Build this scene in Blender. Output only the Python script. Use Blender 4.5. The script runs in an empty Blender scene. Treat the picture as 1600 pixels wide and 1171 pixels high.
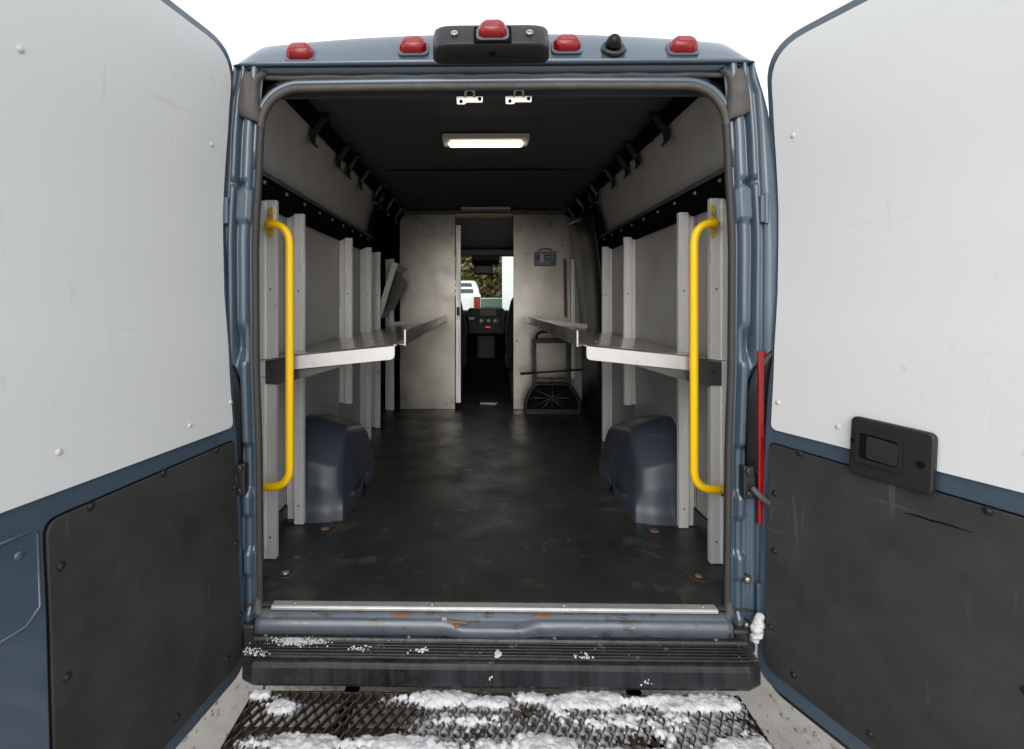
import bpy, bmesh, math, random
from mathutils import Vector, Matrix, noise as mn
R = math.radians
random.seed(7)
S = bpy.context.scene
COL = S.collection

# ------------------------------------------------------------------ camera
CAM = Vector((-0.04, -1.69, 1.57))
cd = bpy.data.cameras.new("camera")
cam = bpy.data.objects.new("camera", cd); COL.objects.link(cam)
cam.location = CAM
YAW = R(0.9)
cam.rotation_euler = (R(90), 0, YAW)
cd.sensor_width = 36; cd.lens = 36 * 790 / 1600
cd.shift_x = (800 - 737.6) / 1600
cd.shift_y = -(585.5 - 472) / 1600
cd.clip_start = 0.02; cd.clip_end = 2000
S.camera = cam

# ------------------------------------------------------------------ world / light
SUN_EL, SUN_AZ = R(28), R(186)
w = bpy.data.worlds.new("World"); S.world = w; w.use_nodes = True
nt = w.node_tree; nt.nodes.clear()
sky = nt.nodes.new("ShaderNodeTexSky"); sky.sky_type = 'NISHITA'; sky.sun_disc = False
sky.sun_elevation = SUN_EL; sky.sun_rotation = SUN_AZ
hs = nt.nodes.new("ShaderNodeHueSaturation"); hs.inputs['Saturation'].default_value = 0.25
bg = nt.nodes.new("ShaderNodeBackground"); bg.inputs[1].default_value = 0.09
bg2 = nt.nodes.new("ShaderNodeBackground"); bg2.inputs[0].default_value = (0.93, 0.97, 1.0, 1); bg2.inputs[1].default_value = 1.0
add = nt.nodes.new("ShaderNodeAddShader"); wo = nt.nodes.new("ShaderNodeOutputWorld")
nt.links.new(sky.outputs[0], hs.inputs['Color']); nt.links.new(hs.outputs[0], bg.inputs[0])
nt.links.new(bg.outputs[0], add.inputs[0]); nt.links.new(bg2.outputs[0], add.inputs[1]); nt.links.new(add.outputs[0], wo.inputs[0])
sd = bpy.data.lights.new("sun", 'SUN'); sd.energy = 1.5; sd.angle = R(45); sd.color = (1, 0.96, 0.9)
so = bpy.data.objects.new("sun", sd); COL.objects.link(so)
sdir = Vector((math.sin(SUN_AZ) * math.cos(SUN_EL), math.cos(SUN_AZ) * math.cos(SUN_EL), math.sin(SUN_EL)))
so.rotation_euler = sdir.to_track_quat('Z', 'Y').to_euler(); so.location = (0, -5, 8)
S.view_settings.view_transform = 'Standard'; S.view_settings.look = 'None'
S.view_settings.exposure = 0.12; S.view_settings.gamma = 1
S.render.engine = 'CYCLES'
S.cycles.use_denoising = True; S.cycles.max_bounces = 12; S.cycles.diffuse_bounces = 8
S.cycles.sample_clamp_indirect = 4.0

# ------------------------------------------------------------------ materials
def srgb(r, g, b): return tuple(((c / 255) ** 2.2) for c in (r, g, b)) + (1,)
MATS = {}
def mat(name, base, rough=0.5, metal=0.0, coat=0.0, var=0.0, scale=8.0, var_col=None, bump=0.0, bscale=200.0,
        rvar=0.0, stretch=(1, 1, 1), trans=0.0, emit=None, estr=0.0, scr=0.0, scr_col=(0.5, 0.5, 0.5, 1), scr_stretch=(1, 1, 1),
        spec=0.5, stain=0.0, stain_col=(0.1, 0.05, 0.02, 1), stain_scale=4.0, stain_lo=0.62, alpha=1.0, fine=0.0, fine_col=(0.2, 0.2, 0.2, 1)):
    m = bpy.data.materials.new(name); m.use_nodes = True
    t = m.node_tree; b = t.nodes["Principled BSDF"]
    L = t.links.new
    base = tuple(base) if len(base) == 4 else tuple(base) + (1,)
    b.inputs['Base Color'].default_value = base
    b.inputs['Roughness'].default_value = rough; b.inputs['Metallic'].default_value = metal
    b.inputs['Coat Weight'].default_value = coat; b.inputs['Coat Roughness'].default_value = 0.12
    b.inputs['Specular IOR Level'].default_value = spec
    b.inputs['Transmission Weight'].default_value = trans
    b.inputs['Alpha'].default_value = alpha
    if emit: b.inputs['Emission Color'].default_value = emit; b.inputs['Emission Strength'].default_value = estr
    tc = t.nodes.new("ShaderNodeTexCoord")
    def nz(sc, st=(1, 1, 1), det=5, rough_=0.6):
        mp = t.nodes.new("ShaderNodeMapping"); mp.inputs['Scale'].default_value = st
        n = t.nodes.new("ShaderNodeTexNoise"); n.inputs['Scale'].default_value = sc; n.inputs['Detail'].default_value = det
        n.inputs['Roughness'].default_value = rough_
        L(tc.outputs['Object'], mp.inputs[0]); L(mp.outputs[0], n.inputs['Vector']); return n
    def ramp(n, a, b_, inv=False):
        r = t.nodes.new("ShaderNodeMapRange"); r.inputs['From Min'].default_value = a; r.inputs['From Max'].default_value = b_
        r.clamp = True; L(n.outputs[0], r.inputs[0]); return r
    cur = None
    def mixc(fac_out, colr, cur):
        mx = t.nodes.new("ShaderNodeMix"); mx.data_type = 'RGBA'
        L(fac_out, mx.inputs[0])
        if cur is None: mx.inputs[6].default_value = base
        else: L(cur, mx.inputs[6])
        mx.inputs[7].default_value = colr
        return mx.outputs[2]
    if var > 0:
        n = nz(scale, stretch); r = ramp(n, 0.3, 0.7)
        ml = t.nodes.new("ShaderNodeMath"); ml.operation = 'MULTIPLY'; ml.inputs[1].default_value = var; L(r.outputs[0], ml.inputs[0])
        cur = mixc(ml.outputs[0], var_col or tuple(c * 0.4 for c in base[:3]) + (1,), cur)
    if stain > 0:
        n = nz(stain_scale, (1, 1, 1), 8, 0.7); r = ramp(n, stain_lo, stain_lo + 0.06)
        ml = t.nodes.new("ShaderNodeMath"); ml.operation = 'MULTIPLY'; ml.inputs[1].default_value = stain; L(r.outputs[0], ml.inputs[0])
        cur = mixc(ml.outputs[0], stain_col, cur)
    if scr > 0:
        mp = t.nodes.new("ShaderNodeMapping"); mp.inputs['Scale'].default_value = scr_stretch
        v = t.nodes.new("ShaderNodeTexNoise"); v.inputs['Scale'].default_value = 9; v.inputs['Detail'].default_value = 3; v.inputs['Distortion'].default_value = 0.6
        L(tc.outputs['Object'], mp.inputs[0]); L(mp.outputs[0], v.inputs['Vector'])
        r = ramp(v, 0.66, 0.72)
        n2 = nz(2.5); r2 = ramp(n2, 0.45, 0.6)
        ml = t.nodes.new("ShaderNodeMath"); ml.operation = 'MULTIPLY'; L(r.outputs[0], ml.inputs[0]); L(r2.outputs[0], ml.inputs[1])
        m2 = t.nodes.new("ShaderNodeMath"); m2.operation = 'MULTIPLY'; m2.inputs[1].default_value = scr; L(ml.outputs[0], m2.inputs[0])
        cur = mixc(m2.outputs[0], scr_col, cur)
    if fine > 0:   # thin directional scrapes, two directions
        for rot, st, sc in (((0.35, 0.5, 0.3), (30, 1.2, 1.2), 2.2), ((-0.5, 0.2, -0.7), (1.3, 34, 1.3), 2.0), ((0.2, -0.9, 0.4), (1.2, 1.2, 30), 2.0)):
            mp = t.nodes.new("ShaderNodeMapping"); mp.inputs['Rotation'].default_value = rot; mp.inputs['Scale'].default_value = st
            v = t.nodes.new("ShaderNodeTexNoise"); v.inputs['Scale'].default_value = sc; v.inputs['Detail'].default_value = 2; v.inputs['Distortion'].default_value = 0.3
            L(tc.outputs['Object'], mp.inputs[0]); L(mp.outputs[0], v.inputs['Vector'])
            r = ramp(v, 0.69, 0.74); n2 = nz(3.0); r2 = ramp(n2, 0.5, 0.62)
            ml = t.nodes.new("ShaderNodeMath"); ml.operation = 'MULTIPLY'; L(r.outputs[0], ml.inputs[0]); L(r2.outputs[0], ml.inputs[1])
            m2 = t.nodes.new("ShaderNodeMath"); m2.operation = 'MULTIPLY'; m2.inputs[1].default_value = fine; L(ml.outputs[0], m2.inputs[0])
            cur = mixc(m2.outputs[0], fine_col, cur)
    if cur is not None: L(cur, b.inputs['Base Color'])
    if rvar > 0:
        n = nz(scale * 1.3, stretch); r = ramp(n, 0.3, 0.7)
        r.inputs['To Min'].default_value = max(0.02, rough - rvar); r.inputs['To Max'].default_value = min(1, rough + rvar)
        L(r.outputs[0], b.inputs['Roughness'])
    if bump > 0:
        n = nz(bscale, (1, 1, 1), 4); bp = t.nodes.new("ShaderNodeBump"); bp.inputs['Strength'].default_value = bump
        bp.inputs['Distance'].default_value = 0.002; L(n.outputs[0], bp.inputs['Height']); L(bp.outputs[0], b.inputs['Normal'])
    MATS[name] = m
    return m

mat('paint', (0.056, 0.086, 0.120), 0.28, coat=0.7, var=0.3, scale=3, rvar=0.06, scr=0.25, scr_col=(0.16, 0.19, 0.23, 1), scr_stretch=(4, 4, 1), stain=0.18, stain_col=(0.11, 0.105, 0.095, 1), stain_scale=11, fine=0.15, fine_col=(0.17, 0.19, 0.22, 1))
mat('sill_paint', (0.058, 0.078, 0.106), 0.36, coat=0.35, var=0.7, scale=7, var_col=(0.115, 0.125, 0.14, 1), stain=0.9, stain_col=(0.055, 0.05, 0.046, 1), stain_scale=15, stain_lo=0.55, rvar=0.1, scr=0.6, scr_stretch=(1, 6, 6), fine=0.5, fine_col=(0.22, 0.22, 0.22, 1))
mat('white_panel', (0.65, 0.66, 0.66), 0.42, var=0.14, scale=1.4, var_col=(0.54, 0.55, 0.55, 1), scr=0.22, scr_col=(0.36, 0.34, 0.31, 1), scr_stretch=(2, 5, 2.2), stain=0.2, stain_col=(0.42, 0.40, 0.36, 1), stain_scale=9, stain_lo=0.68, bump=0.02, bscale=60, fine=0.22, fine_col=(0.42, 0.41, 0.39, 1))
mat('cream_plug', (0.55, 0.54, 0.47), 0.5)
mat('black_mat', (0.024, 0.024, 0.0245), 0.55, spec=0.35, var=0.9, scale=6, var_col=(0.044, 0.044, 0.045, 1), scr=0.35, scr_col=(0.075, 0.075, 0.075, 1), scr_stretch=(1.5, 4, 1.2), stain=0.35, stain_col=(0.048, 0.047, 0.045, 1), stain_scale=11, stain_lo=0.60, bump=0.15, bscale=140, rvar=0.08, fine=0.6, fine_col=(0.085, 0.085, 0.085, 1))
mat('black_plastic', (0.016, 0.016, 0.017), 0.42, var=0.3, scale=14, var_col=(0.03, 0.03, 0.03, 1), bump=0.06, bscale=400)
mat('housing_plastic', (0.016, 0.016, 0.0165), 0.42, spec=0.35, bump=0.08, bscale=500)
mat('black_gloss', (0.006, 0.006, 0.007), 0.25, spec=0.2)
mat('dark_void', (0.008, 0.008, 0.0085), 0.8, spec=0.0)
mat('rubber_seal', (0.055, 0.050, 0.046), 0.7, var=0.6, scale=18, var_col=(0.11, 0.10, 0.092, 1), bump=0.15, bscale=150)
mat('side_seal', (0.030, 0.029, 0.029), 0.65, var=0.5, scale=14, var_col=(0.05, 0.047, 0.044, 1), bump=0.1, bscale=150)
mat('wall_panel', (0.33, 0.325, 0.315), 0.45, var=0.5, scale=4, var_col=(0.22, 0.205, 0.185, 1), scr=0.6, scr_col=(0.17, 0.155, 0.14, 1), scr_stretch=(1, 0.8, 5), stain=0.35, stain_col=(0.24, 0.22, 0.20, 1), stain_scale=7, fine=0.5, fine_col=(0.2, 0.19, 0.18, 1))
mat('upper_panel', (0.36, 0.355, 0.35), 0.6, var=0.2, scale=4, stain=0.3, stain_col=(0.22, 0.20, 0.18, 1), stain_scale=12, stain_lo=0.67)
mat('alu', (0.86, 0.85, 0.83), 0.36, metal=0.3, var=0.5, scale=10, var_col=(0.62, 0.605, 0.585, 1), stretch=(2.5, 2.5, 0.2), rvar=0.12, stain=0.5, stain_col=(0.22, 0.20, 0.18, 1), stain_scale=30, stain_lo=0.65, fine=0.6, fine_col=(0.28, 0.26, 0.24, 1))
mat('alu_edge', (0.56, 0.55, 0.54), 0.35, metal=0.6, var=0.3, scale=30, fine=0.4)
mat('shelf_alu', (0.55, 0.53, 0.50), 0.20, metal=0.85, var=0.45, scale=6, var_col=(0.42, 0.40, 0.37, 1), rvar=0.08, stretch=(3, 1, 1), scr=0.4, scr_col=(0.66, 0.64, 0.61, 1), scr_stretch=(5, 1, 1), fine=0.4, fine_col=(0.7, 0.68, 0.65, 1))
mat('lip_alu', (0.56, 0.55, 0.535), 0.40, metal=0.4, var=0.35, scale=12, var_col=(0.42, 0.40, 0.38, 1), stain=0.3, stain_col=(0.3, 0.28, 0.25, 1), stain_scale=14, fine=0.5, fine_col=(0.30, 0.28, 0.26, 1))
mat('partition_alu', (0.42, 0.395, 0.36), 0.32, metal=0.75, var=0.8, scale=2.6, var_col=(0.25, 0.23, 0.20, 1), rvar=0.08, scr=0.65, scr_col=(0.15, 0.14, 0.13, 1), scr_stretch=(0.7, 1, 7), fine=0.5, fine_col=(0.2, 0.185, 0.17, 1))  # brownish tint in the sheet colour stands in for warm reflections
mat('dark_bracket', (0.10, 0.105, 0.10), 0.45, metal=0.5, var=0.4, scale=10)
mat('rail_black', (0.0055, 0.006, 0.006), 0.5, spec=0.0)
mat('rail_ledge', (0.12, 0.14, 0.135), 0.4, metal=0.5, var=0.5, scale=18, var_col=(0.05, 0.055, 0.055, 1))
mat('yellow', (1.0, 0.60, 0.005), 0.30, stain=0.3, stain_col=(0.55, 0.33, 0.02, 1), stain_scale=30, stain_lo=0.68)
mat('arch_plastic', (0.048, 0.058, 0.080), 0.36, var=0.45, scale=5, rvar=0.10, scr=0.4, scr_col=(0.12, 0.13, 0.15, 1), stain=0.35, stain_col=(0.055, 0.06, 0.07, 1), stain_scale=9, stain_lo=0.57, bump=0.08, bscale=150, fine=0.5, fine_col=(0.13, 0.14, 0.16, 1))
mat('ceiling', (0.072, 0.074, 0.080), 0.8, spec=0.2, var=0.25, scale=2.0, bump=0.1, bscale=300)
mat('floor_mat', (0.016, 0.0158, 0.0155), 0.40, spec=0.4, var=0.8, scale=3.4, var_col=(0.032, 0.031, 0.028, 1), rvar=0.14, scr=0.8, scr_col=(0.10, 0.095, 0.082, 1), scr_stretch=(1.5, 1.5, 1), stain=0.6, stain_col=(0.055, 0.052, 0.044, 1), stain_scale=5.5, stain_lo=0.57, bump=0.45, bscale=90, fine=0.8, fine_col=(0.085, 0.082, 0.075, 1))
mat('rust', (0.25, 0.10, 0.04), 0.8, var=0.8, scale=60, var_col=(0.10, 0.08, 0.07, 1))
mat('rust_line', (0.09, 0.035, 0.022), 0.8, var=0.8, scale=30, var_col=(0.035, 0.028, 0.026, 1))
mat('zinc', (0.46, 0.45, 0.41), 0.35, metal=0.7, var=0.3, scale=60)
mat('red_lens', (0.26, 0.004, 0.008), 0.16, spec=0.4, coat=0.15, var=0.6, scale=45, var_col=(0.12, 0.002, 0.004, 1))
mat('red_tail', (0.33, 0.003, 0.004), 0.15, coat=0.3, var=0.9, scale=60, stretch=(3, 1, 0.12), var_col=(0.08, 0.001, 0.002, 1))
mat('lens_base', (0.09, 0.105, 0.135), 0.3)
mat('lamp_housing', (0.42, 0.39, 0.36), 0.45)
mat('lamp_glow', (1, 0.95, 0.85), 0.5, emit=(1.0, 0.77, 0.52, 1), estr=17.0)
mat('bumper', (0.010, 0.0105, 0.012), 0.30, spec=0.35, var=0.8, scale=9, var_col=(0.032, 0.034, 0.038, 1), stretch=(3, 3, 0.25), rvar=0.18, stain=0.8, stain_col=(0.004, 0.004, 0.004, 1), stain_scale=6, stain_lo=0.56, bump=0.15, bscale=60)
mat('tread', (0.008, 0.008, 0.0085), 0.18, spec=0.5, var=0.6, scale=13, var_col=(0.03, 0.029, 0.028, 1), rvar=0.14, stain=0.75, stain_col=(0.10, 0.097, 0.092, 1), stain_scale=15, stain_lo=0.60, bump=0.3, bscale=80)
mat('grate_steel', (0.038, 0.032, 0.028), 0.35, metal=0.5, var=0.6, scale=7, var_col=(0.055, 0.040, 0.030, 1), stain=0.6, stain_col=(0.10, 0.06, 0.035, 1), stain_scale=6, rvar=0.12)
mat('snow', (0.66, 0.665, 0.68), 0.4, var=0.7, scale=34, var_col=(0.36, 0.36, 0.37, 1), bump=0.9, bscale=300, stain=0.35, stain_col=(0.36, 0.34, 0.32, 1), stain_scale=20)
mat('slush', (0.30, 0.295, 0.30), 0.22, var=0.8, scale=26, var_col=(0.20, 0.195, 0.19, 1), bump=0.8, bscale=220, stain=0.6, stain_col=(0.12, 0.11, 0.10, 1), stain_scale=30)
mat('ground', (0.38, 0.35, 0.315), 0.6, var=0.9, scale=5, var_col=(0.26, 0.235, 0.205, 1), rvar=0.2, stain=0.6, stain_col=(0.17, 0.145, 0.12, 1), stain_scale=9, stain_lo=0.58, scr=0.6, scr_col=(0.62, 0.62, 0.62, 1), bump=1.0, bscale=70, fine=0.4, fine_col=(0.16, 0.14, 0.12, 1))
mat('gravel', (0.16, 0.13, 0.10), 0.85, var=0.9, scale=60, var_col=(0.42, 0.38, 0.32, 1), bump=1.0, bscale=120)
mat('wood', (0.16, 0.065, 0.022), 0.5, var=0.5, scale=16, stretch=(3, 3, 0.3))
mat('wood_strip', (0.55, 0.34, 0.10), 0.5, var=0.4, scale=16)
mat('kit_grey', (0.18, 0.20, 0.22), 0.4)
mat('kit_blue', (0.035, 0.06, 0.13), 0.4)
mat('kit_pale', (0.42, 0.46, 0.52), 0.4)
mat('seat_fabric', (0.014, 0.014, 0.015), 0.9, var=0.4, scale=60)
mat('dash', (0.008, 0.0085, 0.009), 0.6, var=0.3, scale=20)
mat('dash_trim', (0.16, 0.16, 0.165), 0.35, metal=0.4)
mat('headliner', (0.20, 0.195, 0.185), 0.9)
mat('screen_red', (0.5, 0.01, 0.01), 0.4, emit=(1, 0.03, 0.03, 1), estr=0.5)
mat('truck_white', (0.72, 0.73, 0.74), 0.3, coat=0.6)
mat('truck_glass', (0.035, 0.045, 0.05), 0.08, coat=0.5)
mat('tyre', (0.018, 0.018, 0.018), 0.85, bump=0.2)
mat('leaf_a', (0.17, 0.15, 0.05), 0.75, var=0.7, scale=0.9, var_col=(0.30, 0.24, 0.08, 1))
mat('leaf_b', (0.08, 0.10, 0.04), 0.75, var=0.7, scale=1.3, var_col=(0.16, 0.15, 0.06, 1))
mat('bark', (0.09, 0.07, 0.05), 0.9, var=0.5, scale=8)
mat('wall_white', (0.74, 0.75, 0.74), 0.7, var=0.15, scale=2)
mat('green_paint', (0.13, 0.21, 0.15), 0.6, var=0.3, scale=3)
mat('cable_grey', (0.06, 0.06, 0.062), 0.6)
def glassmat():
    m = bpy.data.materials.new('glass'); m.use_nodes = True; t = m.node_tree
    for n in list(t.nodes): t.nodes.remove(n)
    tr = t.nodes.new("ShaderNodeBsdfTransparent"); tr.inputs[0].default_value = (0.86, 0.93, 0.90, 1)
    gl = t.nodes.new("ShaderNodeBsdfGlossy"); gl.inputs['Roughness'].default_value = 0.03
    fr = t.nodes.new("ShaderNodeFresnel"); fr.inputs[0].default_value = 1.45
    mx = t.nodes.new("ShaderNodeMixShader"); o = t.nodes.new("ShaderNodeOutputMaterial")
    t.links.new(fr.outputs[0], mx.inputs[0]); t.links.new(tr.outputs[0], mx.inputs[1]); t.links.new(gl.outputs[0], mx.inputs[2]); t.links.new(mx.outputs[0], o.inputs[0])
    MATS['glass'] = m
glassmat()

# ------------------------------------------------------------------ helpers
def root(name, label, cat, loc=(0, 0, 0), group=None, kind=None):
    o = bpy.data.objects.new(name, None); COL.objects.link(o); o.location = loc; o.empty_display_size = 0.1
    o['label'] = label; o['category'] = cat
    if group: o['group'] = group
    if kind: o['kind'] = kind
    return o
def tag(o, label=None, cat=None, group=None, kind=None):
    if label: o['label'] = label
    if cat: o['category'] = cat
    if group: o['group'] = group
    if kind: o['kind'] = kind
    return o
def parent_to(o, p):
    o.parent = p
    if p is not None and p.type == 'EMPTY': o.matrix_parent_inverse = Matrix.Translation(-Vector(p.location))
    return o

class MB:
    def __init__(s): s.v = []; s.f = []; s.sm = []
    def add(s, vs, fs, smooth=False):
        k = len(s.v); s.v += [tuple(p) for p in vs]; s.f += [tuple(i + k for i in f) for f in fs]; s.sm += [smooth] * len(fs); return s
    def box(s, x0, x1, y0, y1, z0, z1, M=None):
        vs = [Vector((x, y, z)) for z in (z0, z1) for y in (y0, y1) for x in (x0, x1)]
        if M is not None: vs = [M @ v for v in vs]
        return s.add(vs, [(0, 2, 3, 1), (4, 5, 7, 6), (0, 1, 5, 4), (2, 6, 7, 3), (0, 4, 6, 2), (1, 3, 7, 5)])
    def tube(s, pts, r, n=12, cap=True, rr=None, closed=False):
        pts = [Vector(p) for p in pts]; m = len(pts); vs = []; up = None
        for i, p in enumerate(pts):
            if closed: d = pts[(i + 1) % m] - pts[i - 1]
            else: d = (pts[min(i + 1, m - 1)] - pts[max(i - 1, 0)])
            d.normalize()
            if up is None: up = Vector((0, 0, 1)) if abs(d.z) < 0.9 else Vector((0, 1, 0))
            a = d.cross(up)
            if a.length < 1e-4: a = d.orthogonal()
            a.normalize(); b = a.cross(d).normalized(); up = b
            q = rr[i] if rr else r
            for k in range(n):
                t = 2 * math.pi * k / n; vs.append(p + (a * math.cos(t) + b * math.sin(t)) * q)
        fs = []
        for i in range(m if closed else m - 1):
            j = (i + 1) % m
            for k in range(n): fs.append((i * n + k, i * n + (k + 1) % n, j * n + (k + 1) % n, j * n + k))
        s.add(vs, fs, True)
        if cap and not closed: s.f.append(tuple(len(s.v) - len(vs) + k for k in range(n))[::-1]); s.sm.append(False); s.f.append(tuple(len(s.v) - n + k for k in range(n))); s.sm.append(False)
        return s
    def cyl(s, c, axis, r, h, n=20, r2=None):
        c = Vector(c); a = Vector(axis).normalized(); return s.tube([c, c + a * h], r, n, rr=[r, r if r2 is None else r2])
    def dome(s, c, axis, r, h, n=14, rings=4):
        c = Vector(c); a = Vector(axis).normalized(); pts = []; rr = []
        for i in range(rings + 1):
            t = math.pi / 2 * i / rings; pts.append(c + a * h * math.sin(t)); rr.append(max(r * math.cos(t), r * 0.03))
        u = a.orthogonal().normalized(); v = a.cross(u); vs = []
        for p, q in zip(pts, rr):
            for k in range(n): vs.append(p + (u * math.cos(2 * math.pi * k / n) + v * math.sin(2 * math.pi * k / n)) * q)
        fs = [(i * n + k, i * n + (k + 1) % n, (i + 1) * n + (k + 1) % n, (i + 1) * n + k) for i in range(rings) for k in range(n)]
        fs.append(tuple(rings * n + k for k in range(n)))
        return s.add(vs, fs, True)
    def loft(s, rows, smooth=True, closed=False):
        n = len(rows[0]); vs = [p for r in rows for p in r]; fs = []
        for i in range(len(rows) - 1):
            for k in range(n if closed else n - 1): fs.append((i * n + k, i * n + (k + 1) % n, (i + 1) * n + (k + 1) % n, (i + 1) * n + k))
        return s.add(vs, fs, smooth)
    def prism(s, poly, f0, f1):
        """poly of 2D points; f0/f1 map a 2D point to the two caps"""
        n = len(poly); vs = [f0(p) for p in poly] + [f1(p) for p in poly]
        fs = [tuple(range(n))[::-1], tuple(range(n, 2 * n))] + [(i, (i + 1) % n, n + (i + 1) % n, n + i) for i in range(n)]
        return s.add(vs, fs)
    def build(s, name, m, parent=None, bevel=0.0, seg=2, angle=35, sub=0, solid=0.0, wn=False):
        me = bpy.data.meshes.new(name); me.from_pydata(s.v, [], s.f); 
        me.polygons.foreach_set('use_smooth', s.sm)
        bm = bmesh.new(); bm.from_mesh(me); bmesh.ops.recalc_face_normals(bm, faces=bm.faces); bm.to_mesh(me); bm.free()
        me.materials.append(MATS[m]); me.update()
        o = bpy.data.objects.new(name, me); COL.objects.link(o)
        if parent is not None: parent_to(o, parent)
        if solid: md = o.modifiers.new('solid', 'SOLIDIFY'); md.thickness = solid; md.offset = 0
        if bevel:
            md = o.modifiers.new('bevel', 'BEVEL'); md.width = bevel; md.segments = seg; md.limit_method = 'ANGLE'; md.angle_limit = R(angle)
            for p in me.polygons: p.use_smooth = True
            md.harden_normals = True
        if sub: md = o.modifiers.new('sub', 'SUBSURF'); md.levels = sub; md.render_levels = sub
        return o

def rounded(poly, rad, seg=5):
    """round the corners of a closed 2D polygon; rad scalar or list"""
    n = len(poly); out = []
    for i in range(n):
        p0, p, p1 = Vector(poly[i - 1]), Vector(poly[i]), Vector(poly[(i + 1) % n])
        r = rad[i] if isinstance(rad, (list, tuple)) else rad
        if r <= 0: out.append(tuple(p)); continue
        a = (p0 - p); b = (p1 - p); r = min(r, a.length * 0.49, b.length * 0.49); a.normalize(); b.normalize()
        q0 = p + a * r; q1 = p + b * r
        for k in range(seg + 1):
            t = k / seg; out.append(tuple(q0 * (1 - t) ** 2 + p * 2 * t * (1 - t) + q1 * t * t))
    return out
def lerp(a, b, t): return a + (b - a) * t
def interp(tab, x):
    if x <= tab[0][0]: return tab[0][1]
    for (a, b), (c, d) in zip(tab, tab[1:]):
        if x <= c: 
            t = (x - a) / (c - a); t = t * t * (3 - 2 * t) * 0.5 + t * 0.5
            return lerp(b, d, t)
    return tab[-1][1]
def bez(p0, p1, p2, n=8):
    p0, p1, p2 = Vector(p0), Vector(p1), Vector(p2)
    return [p0 * (1 - t) ** 2 + p1 * 2 * t * (1 - t) + p2 * t * t for t in [i / n for i in range(n + 1)]]

FZ = 0.55           # cargo floor height
# half widths of the rear opening (inside of the seal) and of the outer body, by height
OPEN_HW = [(0.45, 0.764), (0.59, 0.766), (1.04, 0.770), (1.38, 0.780), (1.77, 0.782), (2.09, 0.767), (2.4, 0.745)]
BODY_HW = [(0.30, 0.985), (0.60, 1.00), (1.30, 1.02), (1.70, 1.0), (2.0, 0.962), (2.2, 0.912), (2.36, 0.858), (2.45, 0.80)]
def ohw(z): return interp(OPEN_HW, z)
def bhw(z): return interp(BODY_HW, z)

van = root('delivery_van', 'blue grey high roof delivery van with rear doors open on an empty shelved cargo bay', 'van', (0, 2.7, 0))

# ------------------------------------------------------------------ outer body
def side_ok(y, z):
    if z < 0.36: return False
    if (y - 1.05) ** 2 + (z - 0.36) ** 2 < 0.40 ** 2: return False
    if (y - 4.55) ** 2 + (z - 0.36) ** 2 < 0.40 ** 2: return False
    if 3.62 < y < 4.55 and 1.38 < z < 2.02 and z < 2.02 - max(0, (y - 3.95)) * 1.0: return False
    top = 2.42 if y < 3.7 else 2.42 - (y - 3.7) * 0.95
    if y > 4.85: top = min(top, 1.38 - (y - 4.85) * 0.45)
    return z < top
for sgn in (-1, 1):
    m = MB(); NY, NZ = 108, 44
    ys = [0.012 + 5.4 * i / NY for i in range(NY + 1)]; zs = [0.30 + 2.17 * j / NZ for j in range(NZ + 1)]
    idx = {}
    for i in range(NY):
        for j in range(NZ):
            if side_ok((ys[i] + ys[i + 1]) / 2, (zs[j] + zs[j + 1]) / 2):
                q = []
                for a, b in ((i, j), (i + 1, j), (i + 1, j + 1), (i, j + 1)):
                    if (a, b) not in idx:
                        y, z = ys[a], zs[b]; fr = max(0, y - 4.7); y = max(y, (z - 2.33) * 1.3)
                        idx[(a, b)] = len(m.v); m.v.append((sgn * (bhw(z) - fr * fr * 0.5), y, z))
                    q.append(idx[(a, b)])
                m.f.append(tuple(q)); m.sm.append(True)
    m.build('side_panel', 'paint', van, solid=0.012)
# roof: rows across, profile along the van
rows = []
for y, z in [(0.09, 2.475), (0.3, 2.50), (1.5, 2.53), (3.2, 2.53), (3.7, 2.49), (4.0, 2.32)]:
    rows.append([(x * 0.80, y, z + 0.02 * (1 - x * x) - 0.05 * abs(x) ** 6) for x in [-1 + k / 8 for k in range(17)]])
MB().loft(rows).build('roof', 'paint', van, solid=0.012)
rows = []
for y, z in [(4.80, 1.40), (5.05, 1.28), (5.30, 1.08), (5.41, 0.80), (5.42, 0.38)]:
    rows.append([(x * (0.96 - (y - 4.8) * 0.15), y - 0.10 * x * x, z - 0.06 * abs(x) ** 4) for x in [-1 + k / 8 for k in range(17)]])
MB().loft(rows).build('hood', 'paint', van, solid=0.012)
ws = MB(); ws.loft([[(x * lerp(0.76, 0.90, t), 4.0 + 0.78 * t + 0.03 * (1 - x * x), lerp(2.32, 1.41, t)) for x in [-1 + k / 8 for k in range(17)]] for t in [k / 6 for k in range(7)]])
ws.build('windscreen', 'glass', van)
for sgn in (-1, 1):
    m = MB(); m.tube([(sgn * 0.79, 3.98, 2.30), (sgn * 0.92, 4.78, 1.40)], 0.035); m.build('windscreen_pillar', 'paint', van)

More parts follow.
